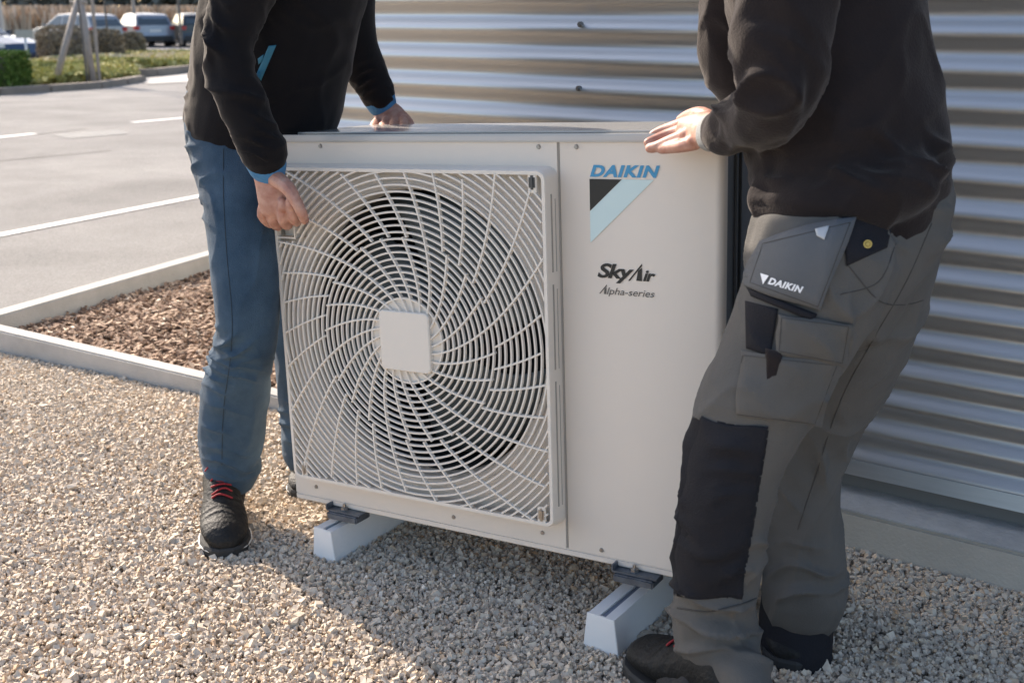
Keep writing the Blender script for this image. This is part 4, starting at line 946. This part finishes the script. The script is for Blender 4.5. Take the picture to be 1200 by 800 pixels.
# shoes
s3, st3, on3 = shoe((-.640, 1.685, -.004), (-.915, 1.80, -.004), .124, .150, M['shoeblack'], M['sole'], None, M['lace'])
s3.parent = manR; s3.location = -RB_
s4, st4, on4 = shoe((-.705, 2.19, -.004), (-.648, 1.935, -.004), .118, .135, M['shoeblack'], M['sole'], None)
s4.parent = manR; s4.location = -RB_
bm = bmesh.new(); tube(bm, T_((812, 784, 1.745, 36, 1), (812, 800, 1.74, 45, 1), (822, 818, 1.72, 44, 1)), 24); bs = remesh(bm, .006, 3); wrinkle(bs, [], .001, 30, .003, 12, .003); link('boot_shaft', bs, M['bootcloth'], s3, smooth=True)
bm = bmesh.new(); tube(bm, T_((934, 690, 2.03, 40, 1), (933, 728, 2.02, 43, 1), (934, 768, 2.0, 41, 1)), 24); bs = remesh(bm, .006, 3); wrinkle(bs, [], .001, 30, .004, 12, .003); link('boot_shaft', bs, M['trouserdark'], s4, smooth=True)
# sweatshirt
jk = bmesh.new()
tube(jk, T_((1000, 236, 1.87, 108, .92), (995, 205, 1.87, 116, .9), (992, 170, 1.87, 116, .9), (985, 110, 1.87, 116, .88), (972, 20, 1.87, 112, .85), (958, -60, 1.87, 112, .85), (950, -130, 1.87, 96, .8), (940, -180, 1.87, 50, .9)), 36)
tube(jk, T_((908, 236, 1.76, 34, 1.1), (950, 238, 1.74, 38, 1.1), (1000, 228, 1.77, 50, 1.1), (1060, 212, 1.80, 42, 1.1)), 20)
tube(jk, T_((935, -110, 1.72, 58, 1), (925, -20, 1.69, 58, .95), (921, 50, 1.67, 57, .9), (915, 105, 1.66, 50, .95), (893, 136, 1.69, 39, .95), (868, 146, 1.745, 33, .9), (848, 152, 1.78, 29, .85)), 26)
tube(jk, T_((900, -100, 2.02, 46, 1), (868, -20, 2.08, 42, 1), (852, 40, 2.11, 34, 1), (851, 76, 2.13, 30, 1), (868, 112, 2.17, 26, 1), (885, 145, 2.21, 24, 1)), 24)
km = remesh(jk, .007, 6)
wrinkle(km, [(at(885, 110, 1.63), UP + RT * .9, .12, .10, .009, .075), (at(860, 150, 1.72), RT + UP * .25, .07, .07, .006, .034), (at(840, 80, 2.05), UP + RT * .3, .12, .08, .006, .06), (at(1080, 190, 1.82), UP + RT * .2, .06, .1, .010, .050),
             (at(990, 120, 1.7), RT - UP * .5, .28, .25, .007, .11), (at(960, 215, 1.72), UP + RT * .3, .06, .2, .007, .05), (at(890, 20, 1.6), RT + UP * .3, .1, .15, .006, .07)], .0014, 20, .009, 5, .005)
SW = under(link('sweatshirt', km, M['jacketR'], manR, smooth=True), manR)
cf = mat('grey_knit_cuff', (.30, .30, .29), .85, bump=.3, bscale=300)
knit([(846, 153, 1.785, 26, .85), (838, 154.5, 1.80, 24, .85)], M['jacketR'], SW)
knit([(840, 154.5, 1.795, 24, .85), (833, 155.5, 1.808, 23, .85)], cf, SW)
kt2 = bvh(km); 

# ------------------------------------------------------------------ background: far kerbs, planting, stakes, hedges, cars, reeds, trees
AW = Vector((FW.x, FW.y, 0)).normalized()
def gp2(px, py): return ground(px, py).xy
# planting beds beyond the road
b1 = [gp2(-90, 113), gp2(0, 110.5), gp2(120, 102.5), gp2(172, 94.5), gp2(150, 88), gp2(240, 82), gp2(290, 79), gp2(300, 64), gp2(150, 64), gp2(-40, 76)]
sheet('planting_bed', [tuple(p) for p in b1], .03, M['soil'])
kf = thing('kerb', 'weathered kerb of the planting bed beyond the road with wooden stakes', 'kerb')
pts = [gp2(-90, 113), gp2(0, 110.5), gp2(60, 106.5), gp2(120, 102.5), gp2(150, 98), gp2(172, 94.5)]
for a, b in zip(pts[:-1], pts[1:]):
    kerb_run(kf, a, b, max(1, int((b - a).length / 2)), .2, .09, .09, M['kerbfar'], bev=.02)
kf2 = thing('kerb', 'second weathered kerb farther right beyond the pale path', 'kerb')
pts = [gp2(144, 90.5), gp2(185, 89), gp2(240, 83), gp2(290, 80)]
for a, b in zip(pts[:-1], pts[1:]): kerb_run(kf2, a, b, max(1, int((b - a).length / 2)), .2, .14, .14, M['kerbfar'], bev=.02)
sheet('pale_path', [tuple(gp2(*p)) for p in ((174, 98), (300, 92), (300, 80.2), (240, 83.6), (186, 89.6), (160, 92.4))], -.008, M['kerb'])
def fill(poly, n):
    P = np.array([[p[0], p[1]] for p in poly]); x0, y0 = P.min(0); x1, y1 = P.max(0)
    def t(x, y):
        ins = np.zeros(len(x), bool); k = len(P)
        for i in range(k):
            xi, yi = P[i]; xj, yj = P[i - 1]; c = ((yi > y) != (yj > y)) & (x < (xj - xi) * (y - yi) / (yj - yi + 1e-12) + xi); ins ^= c
        return ins
    return scatter_poly(n, x0, x1, y0, y1, t)
cp = [gp2(26, 104), gp2(120, 98), gp2(165, 92.5), gp2(150, 86.5), gp2(240, 81), gp2(290, 78.5), gp2(300, 67), gp2(150, 67), gp2(24, 80)]
g2 = fill(cp, 26000)
hz = np.array([.09 + .15 * max(0, noise.noise(Vector((a * .9, b * .9, 0))) + .35) for a, b in g2])
P3 = np.stack([g2[:, 0], g2[:, 1], .04 + hz * rng.beta(2, 1, len(g2))], 1)
tn = np.clip([.5 + .8 * noise.noise(Vector((a * .35, b * .35, 4))) for a, b in g2] + rng.normal(0, .2, len(g2)), 0, 1)
tag(leaves('ground_cover', P3, .13, M['cover'], tint=tn), 'yellow green ground cover in the planting bed beyond the road', 'ground cover', kind='stuff')

def hedge(px0, px1, py0, py1, label, cat, m, n=7000, leaf=.06, boxy=False, round_=.5, deep=None, tone=None):
    pxc = (px0 + px1) / 2; g = ground(pxc, py1); D = depth(g); W = (px1 - px0) * D / F; H = (py1 - py0) * D / F / .97; dp = deep or W * .8
    c = Vector((g.x, g.y, 0)) + AW * dp * .5
    t = thing(label[1], label[0], cat, (c.x, c.y, 0))
    U = rng.normal(size=(n, 3)); U /= np.linalg.norm(U, axis=1)[:, None]
    pw = .28 if boxy else .62
    S = np.sign(U) * np.abs(U) ** pw; S /= np.maximum(1, np.abs(S).max(1))[:, None] if boxy else 1
    if boxy:
        S = rng.uniform(-1, 1, (n, 3)); ax_ = rng.choice([0, 1, 2, 2], n) if False else rng.integers(0, 3, n); S[np.arange(n), ax_] = np.sign(rng.uniform(-1, 1, n)) ; U = S
    if not boxy: S = U * (1 / (np.abs(U) ** 3.2).sum(1) ** (1 / 3.2))[:, None]
    rad = rng.uniform(.86, 1.0, n) + .07 * np.array([noise.noise(Vector(u) * 3) for u in U])
    S = S * rad[:, None]; P = S[:, 0:1] * np.array([RT[:]]) * W / 2 + S[:, 1:2] * np.array([AW[:]]) * dp / 2; P[:, 2] = H / 2 + S[:, 2] * H / 2
    tn = np.clip(.45 + .5 * np.array([noise.noise(Vector(u) * 5) for u in U]) + rng.normal(0, .18, n), 0, 1)
    leaves('foliage', P, leaf, m, parent=t, tint=tn)
    bm = bmesh.new(); r = bmesh.ops.create_icosphere(bm, subdivisions=3, radius=1)['verts']
    for v in r:
        s = v.co * (1 / (sum(abs(q) ** 3.2 for q in v.co)) ** (1 / 3.2)) if not boxy else Vector([math.copysign(abs(q) ** .3, q) for q in v.co])
        if boxy: s = s / max(1, max(abs(q) for q in s))
        v.co = RT * s.x * W * .38 + AW * s.y * dp * .38 + Vector((0, 0, H / 2 + s.z * H * .38))
    obj('inner_branches', bm, M['trunk'], t, smooth=True)
    return t
hedge(-75, 12, 64, 107, ('low clipped green box hedge at the edge of the road', 'box_hedge'), 'hedge', M['boxhedge'], 14000, .05, True, deep=1.0)
hedge(38, 101, 33, 77, ('wide rounded brown hedge behind the wooden stakes', 'brown_hedge'), 'hedge', M['brownhedge'], 6500, .06)
hedge(97, 141, 37, 74, ('rounded brown hedge right of the wooden stakes', 'brown_hedge'), 'hedge', M['brownhedge'], 6000, .06)
hedge(140, 168, 40, 68, ('smallest rounded bush, in front of the silver estate car', 'brown_bush'), 'bush', M['brownhedge'], 4500, .06)

# wooden tree stakes
st = thing('tree_stake_frame', 'leaning pair of weathered wooden tree stakes meeting at the top', 'tree stake', (0, 0, 0))
base = ground(107, 99); off = Vector((base.x, base.y, 0)); st.location = off
def onD(px, py, D): 
    d = FW + RT * ((px - 600) / F) + UP * ((400 - py) / F); return CAM + d * D
D0 = depth(base)
for (x0, y0, x1, y1, d0, d1, r) in ((63, 105, 91, 0, D0 - .3, D0, .062), (110, 99, 94, -2, D0, D0 + .03, .066)):
    bm = bmesh.new(); p0 = onD(x0, y0, d0); p1 = onD(x1, y1, d1); cyl(bm, p0 - off, p1 - off, r, r * .9, 12); obj('stake', bm, M['wood'], st, smooth=True)
bm = bmesh.new(); p = onD(92.5, 3, D0); cyl(bm, p - off - RT * .16, p - off + RT * .14, .035, n=8); obj('cross_piece', bm, M['wood'], st)
# young bare trees
def young_tree(px, py, r, H, label, seed, m='trunk'):
    g = ground(px, py); t = thing('young_tree', label, 'tree', (g.x, g.y, 0), 0, None)
    rs = random.Random(seed); bm = bmesh.new()
    tube(bm, [(Vector((0, 0, -.05)), r, r), (Vector((rs.uniform(-.03, .03), 0, H * .4)), r * .85, r * .85), (Vector((rs.uniform(-.06, .06), 0, H)), r * .3, r * .3)], 8, 3)
    obj('trunk', bm, M[m], t, smooth=True); bm = bmesh.new(); V = []
    for k in range(26):
        z = H * rs.uniform(.42, .98); a = rs.uniform(0, 6.28); L = (H - z) * .45 + .5; e = Vector((math.cos(a) * L * .6, math.sin(a) * L * .6, z + L * .7)); cyl(bm, (0, 0, z), e, r * .22, r * .06, 5, False)
        for j in range(4):
            q = Vector((0, 0, z)).lerp(e, rs.uniform(.3, .95)); cyl(bm, q, q + Vector((rs.uniform(-.3, .3), rs.uniform(-.3, .3), rs.uniform(.1, .5))), r * .08, r * .03, 4, False)
    o = obj('crown', bm, M[m], t); return t
young_tree(103, 99.5, .022, 4.5, 'thin dark young tree left of the two beside the stakes', 1)
young_tree(117, 98.5, .034, 5.0, 'grey trunked young tree just right of the wooden stakes', 2, 'wood')
young_tree(129, 66, .030, 4.2, 'thin dark young tree between two brown hedges', 3)
young_tree(213, 50, .06, 5.5, 'dark young tree behind the dark hatchback', 4)
young_tree(160, 47, .10, 6.0, 'pale trunked tree behind the silver estate car', 5, 'wood')
# tall pale post and small sign
g = ground(5, 67); t = thing('lamp_post', 'tall pale galvanised lamp post at the left edge', 'lamp post', (g.x, g.y, 0)); D = depth(g)
bm = bmesh.new(); cyl(bm, (0, 0, -.1), (0, 0, 5.2), .105, .075, 20); obj('pole', bm, M['postgrey'], t, smooth=True)
bm = bmesh.new(); cyl(bm, (0, 0, -.05), (0, 0, .12), .17, .16, 20); obj('pole_base', bm, M['postgrey'], t, smooth=False)
bm = bmesh.new(); box(bm, -.1, .62, -.12, .12, 5.18, 5.3, .03); obj('lamp_head', bm, M['postgrey'], t)
g = ground(34, 84); D = depth(g); t = thing('small_sign', 'small grey sign on a thin post in front of the blue car', 'sign', (g.x, g.y, 0)); t.rotation_euler = (0, 0, math.atan2(RT.y, RT.x))
H = (84 - 37) * D / F
bm = bmesh.new(); cyl(bm, (0, 0, -.05), (0, 0, H - .02), .028, n=10); obj('post', bm, M['postgrey'], t, smooth=True)
bm = bmesh.new(); box(bm, -.19, .19, -.035, -.028, H - .17, H, .003); obj('sign_plate', bm, M['signgrey'], t)

# cars
def car(px, py, ang_rt, ang_aw, paint, label, name, L=4.4, Wd=1.8, Hh=1.48, estate=True, ref='c'):
    g = ground(px, py, -.30); hd = (RT * ang_rt + AW * ang_aw).normalized(); t = thing(name, label, 'car', (g.x, g.y, -.305), math.atan2(hd.y, hd.x))
    s = L / 4.4
    if estate:
        low = [(-2.2, .35), (-2.15, .62), (-2.12, .95), (-.0, .98), (.95, .95), (1.55, .88), (2.05, .72), (2.2, .5), (2.18, .25), (-2.15, .25)]
        roof = [(-2.10, .93), (-1.75, 1.38), (-1.5, 1.45), (-.3, Hh), (.25, 1.43), (1.05, .93)]
    else:
        low = [(-2.05, .35), (-2.0, .62), (-1.98, .98), (-.0, 1.0), (.95, .97), (1.55, .9), (2.05, .74), (2.2, .5), (2.18, .25), (-2.0, .25)]
        roof = [(-1.96, .95), (-1.62, 1.38), (-1.35, 1.46), (-.2, Hh), (.35, 1.43), (1.1, .95)]
    bm = bmesh.new(); n = len(low)
    # lower body lofted over five stations across the width, with rounded sides
    rows = []
    for yy, k, dz in ((-1, .95, .0), (-.97, .985, 0), (-.6, 1, .02), (0, 1.012, .03), (.6, 1, .02), (.97, .985, 0), (1, .95, 0)):
        rows.append([bm.verts.new((x * s * k, yy * Wd / 2, z + (dz if z > .6 else 0) + (.04 if abs(yy) > .98 and z < .4 else 0))) for x, z in low])
    for i in range(len(rows) - 1):
        for j in range(n): bm.faces.new((rows[i][j], rows[i][(j + 1) % n], rows[i + 1][(j + 1) % n], rows[i + 1][j]))
    bm.faces.new(rows[0]); bm.faces.new(rows[-1][::-1]); bmesh.ops.recalc_face_normals(bm, faces=bm.faces)
    body = obj('body', bm, paint, t, smooth=False); md = body.modifiers.new('b', 'BEVEL'); md.width = .04; md.segments = 3; md.limit_method = 'ANGLE'
    bm = bmesh.new(); rr = []
    for x, z in roof:
        q = (z - .93) / (Hh - .93); wv = Wd / 2 * (.93 - .17 * q); rr.append([bm.verts.new((x * s, -wv, z)), bm.verts.new((x * s, -wv * .55, z + .02 * q)), bm.verts.new((x * s, wv * .55, z + .02 * q)), bm.verts.new((x * s, wv, z))])
    for i in range(len(rr) - 1):
        for k in range(3): bm.faces.new((rr[i][k], rr[i][k + 1], rr[i + 1][k + 1], rr[i + 1][k]))
    bm.faces.new([r_[0] for r_ in rr]); bm.faces.new([r_[3] for r_ in rr][::-1]); bmesh.ops.recalc_face_normals(bm, faces=bm.faces)
    cab = obj('cabin', bm, paint, t); md = cab.modifiers.new('b', 'BEVEL'); md.width = .03; md.segments = 2; md.limit_method = 'ANGLE'
    # windows: panes standing a little proud
    def pane(pts, name='window'):
        bm = bmesh.new(); f_ = bm.faces.new([bm.verts.new(p) for p in pts]); r_ = bmesh.ops.extrude_face_region(bm, geom=[f_]); nn = f_.normal.copy(); f_.normal_update(); nn = f_.normal
        for v in [q for q in r_['geom'] if isinstance(q, bmesh.types.BMVert)]: v.co += nn * -.006
        return obj(name, bm, M['glass'], t)
    def side(x, z, sg): q = (z - .93) / (Hh - .93); return (x * s, sg * (Wd / 2 * (.93 - .17 * q) + .006), z)
    for sg in (-1, 1):
        for pts in (((-1.72, 1.0), (-1.05, 1.0), (-1.05, 1.36), (-1.50, 1.34)), ((-.98, 1.0), (-.18, 1.0), (-.18, 1.38), (-.98, 1.37)), ((-.10, 1.0), (.86, 1.0), (.22, 1.37), (-.10, 1.38))):
            pane([side(x, z, sg) for x, z in pts][::sg])
    def endp(xa, za, xb, zb, wa, wb, out): return [(xa * s + out, -wa, za), (xa * s + out, wa, za), (xb * s + out, wb, zb), (xb * s + out, -wb, zb)]
    ra, rb_ = roof[0], roof[1]; pane(endp(ra[0] + .035, ra[1] + .07, rb_[0] - .01, rb_[1] - .03, Wd * .39, Wd * .34, -.012), 'rear_window')
    ra, rb_ = roof[-1], roof[-2]; pane(endp(ra[0] - .06, ra[1] + .05, rb_[0] + .04, rb_[1] - .03, Wd * .41, Wd * .35, .012), 'windscreen')
    for x in (-1.32, 1.35):
        for sg in (-1, 1):
            wh = bpy.data.objects.new('wheel', None); COL.objects.link(wh); wh.parent = t; wh.location = (x * s, sg * (Wd / 2 - .12), .32)
            bm = bmesh.new(); cyl(bm, (0, -.12, 0), (0, .125, 0), .32, .32, 24); obj('tyre', bm, M['tyre'], wh)
            bm = bmesh.new(); cyl(bm, (0, sg * .10, 0), (0, sg * .135, 0), .20, .18, 10); obj('rim', bm, M['rim'], wh)
    xr = low[1][0]
    for sg in (-1, 1):
        bm = bmesh.new(); box(bm, (xr) * s - .015, (xr + .30) * s, sg * Wd * .5 - (.22 if sg > 0 else -.0) * 1 - (0 if sg > 0 else .012), sg * Wd * .5 + (.012 if sg > 0 else .22), .76, .93, .02); obj('tail_light', bm, M['taillamp'], t)
        bm = bmesh.new(); box(bm, 1.78 * s, 2.10 * s, sg * Wd * .5 - (.30 if sg > 0 else .004), sg * Wd * .5 + (.004 if sg > 0 else .30), .62, .76, .03); obj('headlight', bm, M['headlamp'], t)
    bm = bmesh.new(); box(bm, (low[0][0]) * s - .035, (low[0][0] + .1) * s, -Wd * .44, Wd * .44, .26, .50, .03); obj('rear_bumper', bm, M['bumperplastic'], t)
    bm = bmesh.new(); box(bm, 2.12 * s, 2.22 * s, -Wd * .44, Wd * .44, .24, .45, .03); obj('front_bumper', bm, M['bumperplastic'], t)
    bm = bmesh.new(); box(bm, xr * s - .030, xr * s - .005, -.26, .26, .66, .78, .004); obj('number_plate', bm, M['plate'], t)
    for sg in (-1, 1):
        bm = bmesh.new(); box(bm, .72 * s, .86 * s, sg * (Wd / 2 + .10) - .08, sg * (Wd / 2 + .10) + .08, .96, 1.08, .03); obj('mirror', bm, paint, t)
    return t
car(-42, 83, .90, -.30, M['bluecar'], 'dark blue car nearest the road behind the small sign', 'parked_car', 4.3)
car(92, 58, -.80, .52, M['palepaint'], 'pale silver car parked behind the wide brown hedge', 'parked_car', 4.5)
car(168, 54, -.55, .85, M['silver'], 'silver estate car right of the pale one, its rear showing', 'parked_car', 4.5)
car(228, 54, -.45, .9, M['darkcar'], 'dark grey hatchback farthest right, beside the silver estate', 'parked_car', 4.2, estate=False)
# reeds and the far wood
n = 34000; lat = rng.uniform(-52, 22, n); dd_ = 60 + 14 * rng.beta(1.1, 1.6, n)
FWH = np.array(AW[:]); RTn = np.array(RT[:])
P = FWH[None] * dd_[:, None] + RTn[None] * lat[:, None]; P[:, 2] = -.36
rd = leaves('reeds', P, 1.72, M['reed'], upright=2.6); tag(rd, 'pale beige reed field behind the parked cars', 'reeds', kind='stuff')
n = 30000; lat = rng.uniform(-150, 75, n); dd_ = 128 + rng.uniform(0, 14, n); P = FWH[None] * dd_[:, None] + RTn[None] * lat[:, None]
top = np.array([6.5 + 2.6 * noise.noise(Vector((l * .07, 0, 0))) + 1.2 * noise.noise(Vector((l * .4, 3, 0))) for l in lat]); P[:, 2] = top * rng.beta(1.2, .9, n)
tn = np.clip([.5 + .6 * noise.noise(Vector((l * .1, p * .25, 0))) for l, p in zip(lat, P[:, 2])] + rng.normal(0, .16, n), 0, 1)
tag(leaves('far_wood', P, 1.45, M['wood_far'], tint=tn), 'grey green wood far behind the reeds', 'wood', kind='stuff')
